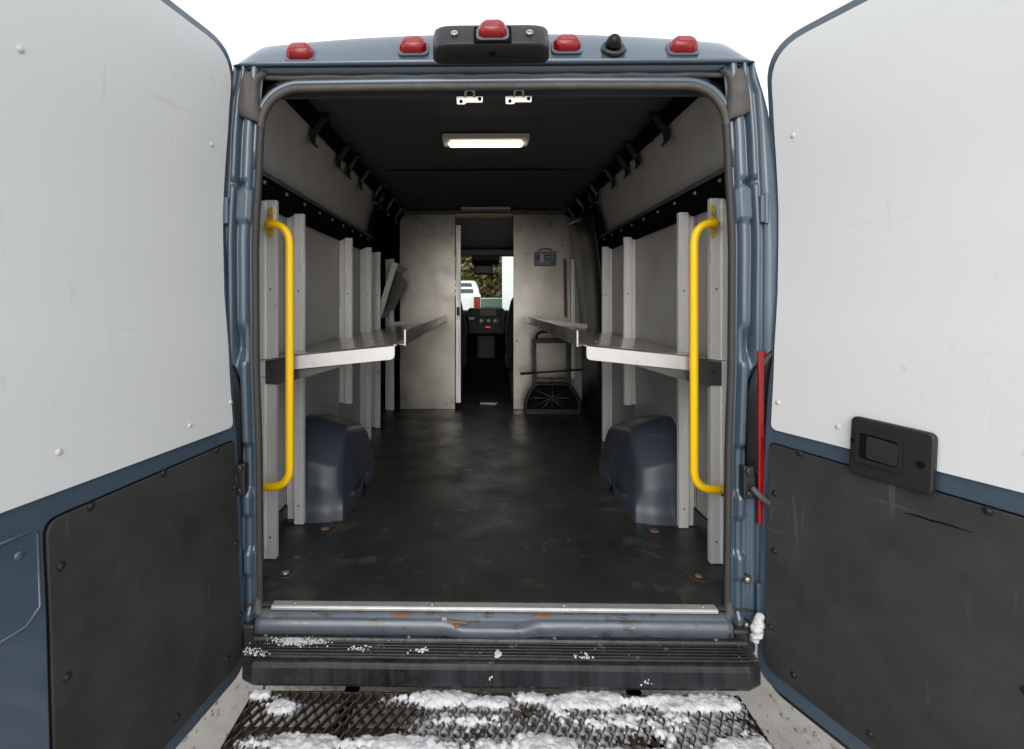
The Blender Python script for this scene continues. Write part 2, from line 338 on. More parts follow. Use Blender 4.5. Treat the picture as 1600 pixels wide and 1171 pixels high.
# underbody, wheels
m = MB(); m.box(-0.80, 0.80, 0.12, 5.2, 0.46, 0.535); m.box(-0.52, -0.44, 0.02, 5.0, 0.38, 0.455); m.box(0.44, 0.52, 0.02, 5.0, 0.38, 0.455); m.box(-0.6, 0.6, 1.0, 1.08, 0.30, 0.37)
m.build('chassis', 'dark_void', van)
for x in (-0.86, 0.86):
    for y in (1.05, 4.55):
        t = MB(); prof = [(0.19, -0.10), (0.32, -0.105), (0.345, -0.08), (0.35, 0), (0.345, 0.08), (0.32, 0.105), (0.19, 0.10)]
        rows = [[(x + o, y + math.cos(a) * r, 0.35 + math.sin(a) * r) for r, o in prof] for a in [2 * math.pi * k / 36 for k in range(37)]]
        wh = t.loft(rows).build('wheel', 'tyre', van)
        rm = MB(); rm.cyl((x - 0.08, y, 0.35), (1, 0, 0), 0.192, 0.16, 28); rm.build('rim', 'dash_trim', wh, bevel=0.01)

# ------------------------------------------------------------------ rear header, jambs, seals
def yh(z): return 0.0
rows = []
NX = 121
for t in [0, 0.06, 0.15, 0.4, 0.7, 0.9, 1.0]:
    r = []
    for k in range(NX):
        x = -1 + 2 * k / (NX - 1); ax = abs(x)
        ztop = 2.500 - 0.046 * ax ** 2.2; ztop = 2.362 + (ztop - 2.362) * (1 - (max(0, ax - 0.90) / 0.10) ** 2.6) ** 0.5
        zz = lerp(2.357, ztop, t); hw = 0.864
        yy = -0.012 + 0.085 * t ** 1.4
        if t == 0: yy += 0.012; zz += 0.004
        if t == 0.06: yy -= 0.006
        r.append((x * hw, yy, zz))
    rows.append(r)
MB().loft(rows).build('rear_header', 'paint', van, solid=0.006)
# lower lip of header (drip edge), soffit between outer seal and header
m = MB(); m.loft([[(x, 0.004, 2.358), (x, 0.030, 2.352), (x, 0.034, 2.345)] for x in [-0.80 + 1.6 * k / 40 for k in range(41)]])
m.build('header_frame', 'paint', van, solid=0.003)
# opening loop (centre line of inner seal)
def loop(off, ztop, zbot, rad=0.13, n=10):
    pts = []
    zs = [zbot + (ztop - rad - zbot) * i / 24 for i in range(25)]
    for z in zs: pts.append((-(ohw(z) + off), z))
    hx = ohw(ztop - rad) + off
    for i in range(1, n): a = math.pi / 2 * i / n; pts.append((-hx + rad * (1 - math.cos(a)), ztop - rad + rad * math.sin(a)))
    for i in range(0, 9): pts.append((lerp(-hx + rad, hx - rad, i / 8), ztop + 0.004 * math.sin(math.pi * i / 8)))
    for i in range(1, n): a = math.pi / 2 * (1 - i / n); pts.append((hx - rad * (1 - math.cos(a)), ztop - rad + rad * math.sin(a)))
    for z in reversed(zs): pts.append((ohw(z) + off, z))
    return pts
lp = loop(0.017, 2.289, 0.50)
sec = [(0.012, 0.0), (0.008, -0.009), (0.0, -0.012), (-0.007, -0.009), (-0.0105, -0.002), (-0.009, 0.009), (0.012, 0.011)]
def sweep_loop(lp, sec, yc):
    rows = []
    for i, (x, z) in enumerate(lp):
        a = Vector(lp[max(i - 1, 0)]); b = Vector(lp[min(i + 1, len(lp) - 1)]); d = (b - a).normalized(); nrm = Vector((-d.y, d.x))
        rows.append([(x + nrm.x * o, yc + yy, z + nrm.y * o) for o, yy in sec])
    return rows
MB().loft(sweep_loop(lp, sec, 0.008), closed=True).build('door_seal', 'side_seal', van)
# top run of the seal is dusty brown grey: an own, slightly larger sleeve only on top
lt = [p for p in loop(0.017, 2.289, 0.50) if p[1] > 2.13]
MB().loft(sweep_loop(lt, [(o * 1.06, y * 1.06 - 0.001) for o, y in sec], 0.008), closed=True).build('door_seal', 'rubber_seal', van)
MB().loft(sweep_loop([p for p in loop(0.017, 2.289, 0.50) if p[1] > 2.0], [(0.008, 0.016), (0.020, 0.010), (0.030, 0.010), (0.036, 0.020), (0.042, 0.036), (0.062, 0.048)], 0.0)).build('corner_infill', 'paint', van, solid=0.002)
# jamb return behind the seal into the van
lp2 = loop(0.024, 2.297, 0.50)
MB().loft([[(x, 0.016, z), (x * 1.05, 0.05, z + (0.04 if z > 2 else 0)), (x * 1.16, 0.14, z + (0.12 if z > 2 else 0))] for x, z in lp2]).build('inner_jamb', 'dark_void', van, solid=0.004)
# pillars with pressed ridges
SEC = [(0.00, 0.016), (0.10, 0.016), (0.125, 0.014), (0.19, -0.003), (0.215, -0.006), (0.37, -0.007), (0.395, -0.004), (0.45, 0.016), (0.475, 0.019), (0.57, 0.018), (0.595, 0.015), (0.64, -0.007), (0.665, -0.010), (0.74, -0.010), (0.76, -0.007), (0.80, 0.008), (0.90, 0.008), (0.94, 0.004), (1.0, -0.008)]
for sgn in (-1, 1):
    rows = []
    nz_ = 260
    for j in range(nz_ + 1):
        z = 0.44 + (2.366 - 0.44) * j / nz_
        xi = ohw(z) + 0.028
        if z > 2.16: xi -= 0.0
        xo = bhw(z) if z < 2.2 else lerp(bhw(z), 0.860, (z - 2.2) / 0.166)
        xo = min(xo, xi + 0.098)
        row = []
        for t, yy in SEC:
            x = lerp(xi, xo, t); y = yy
            # pressed hinge pocket and swages
            def bump(z0, z1, s=0.012):
                return max(0, min(1, (z - z0) / s)) * max(0, min(1, (z1 - z) / s))
            if 0.11 < t < 0.52: y = lerp(y, -0.012, bump(1.835, 1.955))
            if 0.30 < t < 0.75: y += 0.022 * bump(1.955, 1.985)
            if 0.2 < t < 0.62: y += 0.018 * bump(1.36, 1.50, 0.05) 
            if 0.38 < t < 0.80: y = lerp(y, 0.004, bump(0.40, 1.40, 0.05) * 0.75)
            if 0.12 < t < 0.45: y += 0.020 * bump(0.92, 1.10, 0.02) + 0.016 * bump(0.72, 0.86, 0.02) + 0.014 * bump(0.52, 0.66, 0.02)
            x += 0.0015 * math.sin(z * 4) * (0.2 < t < 0.8)
            row.append((sgn * x, y, z))
        xb_ = bhw(z) if z < 2.2 else lerp(bhw(2.2), 0.862, (z - 2.2) / 0.166); row.append((sgn * lerp(xo, xb_, 0.15), -0.009, z)); row.append((sgn * lerp(xo, xb_, 0.85), -0.006, z)); row.append((sgn * xb_, 0.012, z))
        rows.append(row)
    MB().loft(rows).build('rear_pillar', 'paint', van, solid=0.004)
    # hinge bodies
    for hz in (1.875, 0.60):
        m = MB(); x = sgn * (ohw(hz) + 0.112); m.box(x - 0.010, x + 0.010, -0.022, -0.006, hz - 0.045, hz + 0.045); m.cyl((x + sgn * 0.008, -0.020, hz - 0.05), (0, 0, 1), 0.007, 0.10)
        m.build('door_hinge', 'paint', van, bevel=0.004)
    # check strap / wiring grommet
    hz = 0.985; x = sgn * (ohw(hz) + 0.072)
    m = MB(); m.box(x - 0.018, x + 0.018, -0.020, 0.012, hz - 0.062, hz + 0.045); m.cyl((x, -0.03, hz + 0.03), (0, 1, 0), 0.014, 0.02); m.cyl((x, -0.03, hz - 0.045), (0, 1, 0), 0.012, 0.02)
    ck = m.build('door_check', 'black_plastic', van, bevel=0.005)
    if sgn > 0:
        m = MB(); m.tube(bez((x + 0.005, -0.03, hz - 0.02), (x + 0.012, -0.055, hz - 0.04), (x + 0.065, -0.035, hz - 0.075), 10), 0.010, 10); m.build('cable_sleeve', 'cable_grey', ck)
        for zz in (0.655, 0.505): MB().cyl((sgn * (ohw(zz) + 0.075), -0.012, zz), (0, 1, 0), 0.013, 0.02).build('trim_cap', 'black_plastic', van)
        for zz in (0.655, 0.505): MB().dome((sgn * (ohw(zz) + 0.075), -0.012, zz), (0, -1, 0), 0.009, 0.005).build('trim_screw', 'zinc', van)
    # tail light: black trim + red lens
    tl = MB(); zs = [0.81 + 0.63 * i / 20 for i in range(21)]
    tr = []
    for z in zs:
        e = 1 - abs((z - 1.12) / 0.32) ** 4; x0 = 0.838; x1 = bhw(z) + 0.004
        x0 = lerp(x1, x0 + (0.03 if z < 1.0 else 0), max(0.0, e) ** 0.5)
        tr.append([(sgn * x0, 0.000, z), (sgn * (x0 + 0.004), -0.012, z), (sgn * lerp(x0, x1, 0.3), -0.013, z), (sgn * lerp(x0, x1, 0.5), -0.001, z), (sgn * x1, 0.006, z), (sgn * (x1 + 0.004), 0.05, z)])
    tb = tl.loft(tr).build('tail_light', 'black_gloss', van, solid=0.003)
    tr = []; lo = 0.0 if sgn > 0 else 0.035
    for z in zs[1:-1]:
        tr.append([(sgn * (0.872 + lo), -0.012, z), (sgn * (0.874 + lo), -0.018, z), (sgn * (0.878 + lo), -0.019, z), (sgn * (0.879 + lo), -0.017, z), (sgn * (0.890 + lo), -0.016, z), (sgn * (0.898 + lo), -0.008, z), (sgn * 0.985, 0.004, z), (sgn * 1.026, 0.012, z), (sgn * 1.030, 0.08, z)])
    MB().loft(tr, smooth=False).build('lens', 'red_tail', tb, solid=0.002)
# outer weatherstrip along the header with its corner boots
m = MB(); m.tube([(x, 0.030, 2.336 + 0.002 * math.sin(x * 30)) for x in [-0.80 + 1.61 * k / 24 for k in range(25)]], 0.009, 8)
m.build('header_weatherstrip', 'rubber_seal', van)
for sgn in (-1, 1):
    m = MB(); rows = []
    for t, xo, xi, z, y in [(0, 0.838, 0.760, 2.345, 0.004), (0.15, 0.842, 0.785, 2.330, -0.010), (0.4, 0.848, 0.790, 2.29, -0.014), (0.7, 0.856, 0.782, 2.245, -0.016), (0.9, 0.862, 0.778, 2.215, -0.016), (1, 0.864, 0.777, 2.200, -0.008)]:
        rows.append([(sgn * lerp(xi, xo, s), y + 0.012 * math.sin(s * 7 + t * 2) * 0.6 + (0.03 if s in (0, 1) else 0), z - 0.035 * (1 - s) * t + 0.004 * math.sin(s * 9)) for s in [0, 0.06, 0.2, 0.4, 0.6, 0.8, 0.94, 1]])
    m.loft(rows).build('seal_corner', 'rubber_seal', van, solid=0.006, sub=1)

# brake light housing
YZ = [(0.03, 2.360), (-0.025, 2.3615), (-0.045, 2.366), (-0.082, 2.384), (-0.0865, 2.389), (-0.0855, 2.395), (-0.050, 2.462), (-0.044, 2.470), (-0.034, 2.476), (0.07, 2.488)]
rows = []
for k in range(61):
    q = -1 + 2 * k / 60; e = (1 - min(1, abs(q)) ** 9) ** 0.5 if abs(q) < 1 else 0
    e = 0.30 + 0.70 * e
    rows.append([(-0.0035 + 0.1935 * q, 0.03 + (y - 0.03) * e, 2.385 + (z - 2.385) * (0.80 + 0.20 * e)) for y, z in YZ])
m = MB(); m.loft(rows); n_ = len(YZ); m.f += [tuple(range(n_)), tuple(range(60 * n_, 61 * n_))]; m.sm += [False, False]
bh = m.build('brake_light_housing', 'housing_plastic', van)
m = MB(); m.cyl((0.0, -0.058, 2.374), (0, -0.45, -0.9), 0.012, 0.005); m.build('camera_lens', 'black_gloss', bh, bevel=0.002)
for x in (-0.122, 0.118):
    m = MB(); t_ = [(x + 0.009 * math.cos(a), -0.0745 - 0.009 * math.sin(a) * -0.47, 2.430 + 0.009 * math.sin(a) * 0.88) for a in [math.pi * k / 8 for k in range(16)]]; m.tube(t_, 0.0028, 6, closed=True); m.cyl((x, -0.066, 2.427), (0, -0.88, 0.47), 0.005, 0.008, 6); m.build('housing_bolt', 'zinc', bh)
M_ = Matrix.Translation((0, -0.0745, 2.424)) @ Matrix.Rotation(R(-28), 4, 'X')
m = MB(); m.prism(rounded([(-0.060, -0.040), (0.060, -0.040), (0.060, 0.036), (-0.060, 0.036)], 0.004, 3), lambda p: M_ @ Vector((p[0], 0.0, p[1])), lambda p: M_ @ Vector((p[0], -0.003, p[1]))); m.build('lamp_pocket', 'dark_void', bh)
def marker(x, y, z, tilt, label=None):
    """a clearance light: pale gasket plus faceted red lens"""
    M = Matrix.Translation((x, y, z)) @ Matrix.Rotation(tilt, 4, 'X')
    m = MB(); pl = rounded([(-0.052, -0.033), (0.052, -0.033), (0.052, 0.033), (-0.052, 0.033)], 0.02, 5)
    m.prism(pl, lambda p: M @ Vector((p[0], 0.0, p[1])), lambda p: M @ Vector((p[0], -0.008, p[1])))
    b = m.build('marker_light', 'lens_base', van, bevel=0.002)
    m = MB(); rows = []
    for off, s, dz in [(0.008, 1.0, 0), (0.022, 0.97, 0), (0.034, 0.80, 0.004), (0.038, 0.62, 0.006)]:
        pl = [(-0.045, -0.012), (-0.030, -0.026), (0.030, -0.026), (0.045, -0.012), (0.045, 0.010), (0.030, 0.026), (-0.030, 0.026), (-0.045, 0.010)]
        rows.append([M @ Vector((p[0] * s, -off, p[1] * s + dz)) for p in pl])
    m.loft(rows, smooth=False, closed=True); m.f.append(tuple(range(24, 32))); m.sm.append(False)
    m.build('lens', 'red_lens', b, bevel=0.003)
    m = MB(); m.box(-0.022, 0.022, -0.0395, -0.036, -0.008, 0.010, M); m.build('reflector', 'red_tail', b, bevel=0.002)
for x, z, y, tl in [(-0.645, 2.400, 0.012, R(-30)), (-0.264, 2.418, 0.012, R(-30)), (0.0, 2.424, -0.072, R(-28)), (0.250, 2.420, 0.012, R(-30)), (0.636, 2.412, 0.012, R(-30))]:
    marker(x, y, z, tl)
# small dome camera on the header
m = MB(); m.cyl((0.405, 0.035, 2.405), (0, -1, 0.25), 0.046, 0.035, 24, 0.040); rc = m.build('rear_camera', 'black_plastic', van, bevel=0.004)
m = MB(); m.dome((0.405, 0.004, 2.427), (0, -0.6, 0.6), 0.028, 0.035); m.build('camera_head', 'black_gloss', rc)
m = MB(); m.tube(bez((0.37, -0.005, 2.405), (0.405, -0.025, 2.372), (0.44, -0.005, 2.405), 8), 0.008, 8); m.build('camera_bracket', 'black_plastic', rc)
# door strikers under the header
for x in (-0.075, 0.092):
    m = MB(); pl = [(-0.044, -0.016), (-0.016, -0.016), (-0.012, -0.010), (0.044, -0.010), (0.046, 0.012), (-0.046, 0.012)]
    m.prism(rounded(pl, 0.004, 3), lambda p: (x + p[0], 0.046, 2.262 + p[1]), lambda p: (x + p[0], 0.040, 2.262 + p[1]))
    st = m.build('door_striker', 'zinc', van, bevel=0.001)
    m = MB(); m.tube([(x - 0.016, 0.045, 2.27), (x - 0.014, 0.022, 2.283), (x - 0.006, 0.018, 2.286), (x + 0.006, 0.018, 2.286), (x + 0.014, 0.022, 2.283), (x + 0.016, 0.045, 2.27)], 0.004, 8); m.build('striker_loop', 'zinc', st)
    MB().cyl((x + 0.034, 0.040, 2.264), (0, -1, 0), 0.006, 0.003).build('bolt_hole', 'dark_void', st); MB().cyl((x - 0.030, 0.040, 2.256), (0, -1, 0), 0.006, 0.002).build('bolt_hole', 'dark_void', st)

# ------------------------------------------------------------------ cargo bay shell
YP = 3.10
m = MB()
nx, ny = 46, 90
ys = [-0.005 + (YP + 1.6) * j / ny for j in range(ny + 1)]
m.loft([[(x, y, FZ + 0.0012 * mn.noise(Vector((x * 5, y * 5, 0)))) for x in [-0.97 + 1.94 * k / nx for k in range(nx + 1)]] for y in ys])
m.build('cargo_floor', 'floor_mat', van, solid=0.004)
MB().box(-0.97, 0.97, 0.10, YP + 1.6, FZ - 0.02, FZ - 0.004).build('floor_board', 'dark_void', van)
for sgn in (-1, 1):
    yend = 3.12
    # lower wall panels between ribs (dark steel wall behind)
    m = MB(); m.loft([[(sgn * (min(0.955, bhw(z) - 0.018)), y, z) for z in [FZ + 1.86 * k / 16 for k in range(17)]] for y in (0.07, 3.58)]); m.build('wall_skin', 'dark_void', van, solid=0.004)
    m = MB()
    for y0, y1 in [(0.16, 0.60), (0.605, 1.47), (1.475, 2.03)] + ([(2.035, 2.37)] if sgn < 0 else []):
        m = MB(); m.box(*sorted((sgn * 0.932, sgn * 0.938)), y0 + 0.004, y1 - 0.004, FZ + 0.09, 1.985); m.build('wall_panel', 'wall_panel', van, bevel=0.002)
    m = MB(); m.box(*sorted((sgn * 0.925, sgn * 0.944)), 0.13, 2.4, FZ + 0.001, FZ + 0.085); m.build('kick_strip', 'black_plastic', van)
    # upper liner, leaning inwards
    m = MB(); rows = []
    for y in [0.13 + 2.0 * k / 12 for k in range(13)]: rows.append([(sgn * lerp(0.905, 0.800, t ** 1.3), y, lerp(2.05, 2.425, t)) for t in [0, 0.25, 0.5, 0.75, 1]])
    m.loft(rows).build('upper_wall_panel', 'upper_panel', van, solid=0.004)
    m = MB(); rows = []
    for y in [2.20, 2.4, 2.75, 3.08]: rows.append([(sgn * lerp(0.915, 0.815, t ** 1.3), y, lerp(2.00, 2.425, t)) for t in [0, 0.25, 0.5, 0.75, 1]])
    m.loft(rows).build('upper_wall_panel', 'rail_black', van, solid=0.004)
    # curved roof bow between the panels
    m = MB(); m.tube([(sgn * 0.935, 2.16, 1.2), (sgn * 0.93, 2.16, 1.7), (sgn * 0.905, 2.16, 2.05), (sgn * 0.83, 2.16, 2.35), (sgn * 0.74, 2.16, 2.43)], 0.028, 6); m.build('roof_bow', 'rail_black', van)
    # track rail with ledge and studs
    m = MB(); pr = [(0.925, 1.955), (0.868, 1.985), (0.860, 2.000), (0.862, 2.052), (0.925, 2.056)]
    m.prism(pr, lambda p: (sgn * p[0], 0.13, p[1]), lambda p: (sgn * p[0], 2.14, p[1])); rl = m.build('wall_rail', 'rail_black', van, bevel=0.003)
    m = MB(); m.prism([(0.926, 2.057), (0.858, 2.054), (0.852, 2.044), (0.858, 2.068), (0.926, 2.072)], lambda p: (sgn * p[0], 0.14, p[1]), lambda p: (sgn * p[0], 2.12, p[1])); m.build('rail_ledge', 'rail_ledge', rl)
    for k in range(9):
        y = 0.22 + k * 0.22; m = MB(); m.dome((sgn * 0.860, y, 2.025), (-sgn, 0, 0), 0.009, 0.008, 10, 3); m.build('stud', 'dash_trim', rl)
    for k in range(8):
        y = 0.26 + k * 0.25; m = MB(); m.dome((sgn * 0.870, y, 2.069), (0, 0, 1), 0.007, 0.005, 10, 3); m.build('stud', 'zinc', rl)
    # black strap rail in the ceiling corner with hooks
    m = MB(); m.prism([(0.826, 2.372), (0.806, 2.372), (0.772, 2.416), (0.772, 2.429), (0.808, 2.429)], lambda p: (sgn * p[0], 0.13, p[1]), lambda p: (sgn * p[0], 3.06, p[1]))
    hr = m.build('corner_rail', 'rail_black', van, bevel=0.002)
    hy = 0.62; k = 0
    while hy < 2.95:
        m = MB(); c = Vector((sgn * 0.788, hy, 2.392)); ax = Vector((sgn * 0.60, 0, -0.8)); nn = Vector((-sgn * 0.8, 0, -0.6))
        pts = [c - ax * 0.050 + nn * 0.038, c - ax * 0.045 + nn * 0.012, c + nn * 0.014, c + ax * 0.05 + nn * 0.016, c + ax * 0.082 + nn * 0.034, c + ax * 0.088 + nn * 0.060]
        for a, b in zip(pts, pts[1:]):
            d = (b - a); 
            q = [a + Vector((0, -0.026, 0)), a + Vector((0, 0.026, 0)), b + Vector((0, 0.026, 0)), b + Vector((0, -0.026, 0))]
            th = d.cross(Vector((0, 1, 0))).normalized() * 0.006
            m.add([p - th for p in q] + [p + th for p in q], [(0, 1, 2, 3), (7, 6, 5, 4), (0, 4, 5, 1), (1, 5, 6, 2), (2, 6, 7, 3), (3, 7, 4, 0)])
        m.build('hook', 'housing_plastic', hr)
        for dy in (0.12, 0.22):
            M2 = Matrix.Translation(c + Vector((0, dy, 0))) @ Matrix.Rotation(sgn * R(37), 4, 'Y')
            MB().box(-0.034, 0.034, -0.026, 0.026, -0.012, 0.008, M2).build('strap_plate', 'rail_black', hr, bevel=0.003)
        hy += [0.42, 0.20, 0.30][k % 3]; k += 1
# ceiling liner
m = MB(); rows = [[(x, y, 2.432 + 0.010 * (1 - (x / 0.80) ** 2)) for x in [-0.80 + 1.60 * k / 12 for k in range(13)]] for y in [0.09 + (YP - 0.09) * j / 14 for j in range(15)]]
m.loft(rows).build('ceiling_liner', 'ceiling', van, solid=0.004)
MB().box(-0.78, 0.78, 0.86 + 0.75, 0.88 + 0.75, 2.433, 2.4375).build('liner_joint', 'dark_void', van)
MB().box(-0.81, 0.81, 0.086, 0.11, 2.295, 2.42).build('header_inner', 'ceiling', van)
MB().box(-0.98, 0.98, 4.0, 4.03, 0.36, 0.60).build('cab_step', 'dark_void', van)

# wheel arch covers
def arch(sgn):
    m = MB(); rows = []
    prof = [(0.622, 0.0), (0.630, 0.058), (0.641, 0.062), (0.650, 0.17), (0.655, 0.178), (0.672, 0.268), (0.684, 0.276), (0.76, 0.355), (0.86, 0.425), (0.93, 0.428), (1.10, 0.385), (1.26, 0.36), (1.36, 0.29), (1.40, 0.18), (1.42, 0.06), (1.425, 0.0)]
    cy = 1.02
    xs = [(0.94, 1.0, 1.02, 0), (0.86, 1.0, 1.0, 0), (0.78, 0.99, 0.93, 0), (0.735, 0.97, 0.89, 0), (0.702, 0.93, 0.87, 0), (0.688, 0.86, 0.78, 0), (0.678, 0.76, 0.62, 0), (0.670, 0.40, 0.30, 0), (0.668, 0.05, 0.05, 0)]
    for x, s, sz, _ in xs:
        row = []
        for y, z in prof:
            zz = FZ + 0.001 + z * (sz if z > 0.07 else 1) ; yy = cy + (y - cy) * (s if z > 0.07 else max(s, 0.92 if s > 0.5 else s))
            xx = x + (0.0 if z > 0.07 else -0.006 if x < 0.7 else 0) + (0.018 * (z / 0.4) if x < 0.75 else 0)
            row.append((sgn * xx, yy, zz))
        rows.append(row)
    return m.loft(rows).build('wheel_arch_cover', 'arch_plastic', van, sub=2)
arch(-1); arch(1)

# ------------------------------------------------------------------ sill and bumper
m = MB(); rows = []
for k in range(81):
    x = -0.775 + 1.55 * k / 80
    rc = max(0, 1 - max(0, abs(x - 0.0) - 0.10) / 0.05) if abs(x) < 0.16 else 0
    w_ = 0.0015 * mn.noise(Vector((x * 14, 0, 3)))
    rows.append([(x, 0.01, FZ - 0.006), (x, -0.018, FZ - 0.010 + w_), (x, -0.030, FZ - 0.018 - 0.006 * rc), (x, -0.033, FZ - 0.021 - 0.006 * rc), (x, -0.040 - 0.006 * rc, FZ - 0.020 - 0.010 * rc + w_), (x, -0.046 - 0.012 * rc, FZ - 0.024 - 0.008 * rc), (x, -0.050 - 0.014 * rc, FZ - 0.036), (x, -0.053 - 0.012 * rc, FZ - 0.062)])
sill = m.loft(rows).build('door_sill', 'sill_paint', van, solid=0.003)
for x in (-0.30, 0.165):
    MB().box(x - 0.032, x + 0.032, -0.030, -0.020, FZ - 0.0170, FZ - 0.0095).build('rust_patch', 'rust', sill)
m = MB(); m.box(-0.165, -0.148, -0.044, -0.026, FZ - 0.030, FZ - 0.013); m.build('sill_clip', 'zinc', sill, bevel=0.001)
m = MB(); m.tube([(-0.150, -0.040, FZ - 0.030), (-0.135, -0.045, FZ - 0.023), (-0.09, -0.046, FZ - 0.023), (-0.075, -0.042, FZ - 0.03)], 0.0045, 8); m.cyl((-0.115, -0.054, FZ - 0.032), (0, 0, 1), 0.009, 0.010); m.build('lower_striker', 'rust', sill)
for k, x in enumerate((-0.60, -0.14 + 0.12, 0.24, 0.42)):
    MB().box(x, x + 0.026, -0.028, -0.016, FZ - 0.0165, FZ - 0.0085).build('sill_boss', 'sill_paint', sill, bevel=0.002)
# aluminium threshold strip
m = MB(); m.prism([(-0.012, FZ + 0.002), (-0.020, FZ - 0.004), (-0.020, FZ + 0.004), (-0.015, FZ + 0.0085), (0.012, FZ + 0.009), (0.012, FZ + 0.002)], lambda p: (-0.735, p[0], p[1]), lambda p: (0.742, p[0], p[1]))
ts = m.build('threshold_strip', 'alu_edge', van, bevel=0.0012)
for x in (-0.66, -0.2, 0.24, 0.70): MB().dome((x, 0.0, FZ + 0.009), (0, 0, 1), 0.006, 0.003, 10, 3).build('rivet', 'zinc', ts)

# bumper with ribbed tread
bump_ = MB(); rows = []
prof = [(-0.045, 0.474), (-0.055, 0.488), (-0.068, 0.487), (-0.072, 0.480)]
for k in range(7):
    y = -0.075 - k * 0.0095
    prof += [(y, 0.476), (y - 0.002, 0.4795), (y - 0.0045, 0.4795), (y - 0.006, 0.476)]
prof += [(-0.142, 0.473), (-0.150, 0.4735), (-0.158, 0.472), (-0.163, 0.467), (-0.165, 0.460), (-0.166, 0.414), (-0.158, 0.402), (-0.10, 0.396), (-0.04, 0.396)]
for k in range(41):
    x = -0.770 + 1.578 * k / 40; e = max(0, abs(x - 0.019) - 0.75) / 0.04
    rows.append([(x, y + 0.02 * e * e * (1 if y < -0.14 else 0), z + 0.0015 * mn.noise(Vector((x * 7, y * 20, 0)))) for y, z in prof])
m = MB(); m.loft(rows, smooth=False)
bp = m.build('rear_bumper', 'bumper', van, solid=0.003)
for k in range(5):
    y = -0.0815 - k * 0.0135
    MB().box(-0.745, 0.78, y - 0.0022, y + 0.0022, 0.4800, 0.4856).build('tread_rib', 'tread', bp, bevel=0.0015)
MB().box(-0.757, 0.793, -0.141, -0.071, 0.4797, 0.4808).build('tread_pad', 'tread', bp)
for x in (-0.735, -0.27, 0.20, 0.715):
    MB().dome((x, -0.060, 0.4885), (0, -0.3, 1), 0.006, 0.003, 12, 3).build('bumper_screw', 'dash_trim', bp)
for sgn in (-1, 1):   # filler corners between bumper and jamb
    m = MB(); m.box(*sorted((sgn * 0.785, sgn * 0.86)), -0.030, 0.02, 0.42, 0.500); m.build('bumper_corner', 'black_plastic', van, bevel=0.012, seg=3)
# foot of the jambs: crumpled dirty seal ends
for sgn in (-1, 1):
    m = MB(); m.tube([(sgn * 0.786, 0.012, 0.585), (sgn * 0.788, 0.002, 0.550), (sgn * 0.780, -0.012, 0.538), (sgn * 0.765, -0.026, 0.534)], 0.016, 8, rr=[0.010, 0.015, 0.015, 0.008]); m.build('seal_end', 'rubber_seal', van)
m = MB(); m.box(-0.50, -0.44, -0.10, 0.25, 0.36, 0.405); m.box(0.44, 0.50, -0.10, 0.25, 0.36, 0.405); m.build('bumper_bracket', 'dark_void', van)
m = MB(); m.tube([(-0.42, -0.02, 0.33), (-0.42, 0.4, 0.33)], 0.045, 16); m.build('exhaust_pipe', 'dash_trim', van)
m = MB(); m.tube([(-0.70, -0.15, 0.40), (-0.702, -0.16, 0.37)], 0.004, 6); m.build('bumper_tie', 'black_plastic', van)

# ------------------------------------------------------------------ rear doors
PROF = [(0.30, -0.030), (0.42, -0.028), (0.65, -0.018), (0.85, -0.012), (1.10, 0.0), (1.38, 0.020), (1.62, 0.040), (1.85, 0.046), (1.95, 0.042), (2.20, 0.025), (2.37, 0.010), (2.45, 0.006)]
class Door:
    def __init__(s, sgn, hx, ang):
        s.H = Vector((sgn * hx, -0.004, 0)); s.d = Vector((sgn * math.sin(ang), -math.cos(ang), 0)); s.N = Vector((-sgn * math.cos(ang), -math.sin(ang), 0)); s.sgn = sgn
    def P(s, u, z, n=0.0):
        p = s.H + s.d * u + s.N * (n - interp(PROF, z)); return Vector((p.x, p.y, z))
    def hit(s, px, py):
        """where the sight line through a photo point meets the door: measured once to place screws"""
        dx = (px - 750) / 790; dz = (472 - py) / 790
        z = 1.2
        for _ in range(12):
            off = -interp(PROF, z); o = s.H + s.N * off
            # CAM + t*(dx,1,dz) lies in the plane (p-o).N=0
            t = (Vector((o.x, o.y, 0)) - Vector((CAM.x, CAM.y, 0))).dot(s.N) / Vector((dx, 1, 0)).dot(s.N)
            z = CAM.z + t * dz
        p = Vector((CAM.x + t * dx, CAM.y + t, 0)); return (p - o).dot(s.d), z
    def slab(s, poly, n0, n1, name, mt, parent, bevel=0.002, label=None, nsub=14):
        bm = bmesh.new(); vs = [bm.verts.new((u, z, 0)) for u, z in poly]; bm.faces.new(vs)
        z0 = min(p[1] for p in poly); z1 = max(p[1] for p in poly)
        if z1 - z0 > 0.25:
            for k in range(1, nsub): bmesh.ops.bisect_plane(bm, geom=bm.verts[:] + bm.edges[:] + bm.faces[:], plane_co=(0, lerp(z0, z1, k / nsub), 0), plane_no=(0, 1, 0))
        r = bmesh.ops.extrude_face_region(bm, geom=bm.faces[:])
        for g in r['geom']:
            if isinstance(g, bmesh.types.BMVert): g.co.z = 1
        bmesh.ops.recalc_face_normals(bm, faces=bm.faces)
        for v in bm.verts: v.co = s.P(v.co.x, v.co.y, n1 if v.co.z > 0.5 else n0)
        bmesh.ops.recalc_face_normals(bm, faces=bm.faces)
        me = bpy.data.meshes.new(name); bm.to_mesh(me); bm.free(); me.materials.append(MATS[mt])
        for p in me.polygons: p.use_smooth = True
        o = bpy.data.objects.new(name, me); COL.objects.link(o); parent_to(o, parent)
        md = o.modifiers.new('bevel', 'BEVEL'); md.width = bevel; md.segments = 3; md.limit_method = 'ANGLE'; md.angle_limit = R(40); md.harden_normals = True
        if label: o['label'] = label
        return o
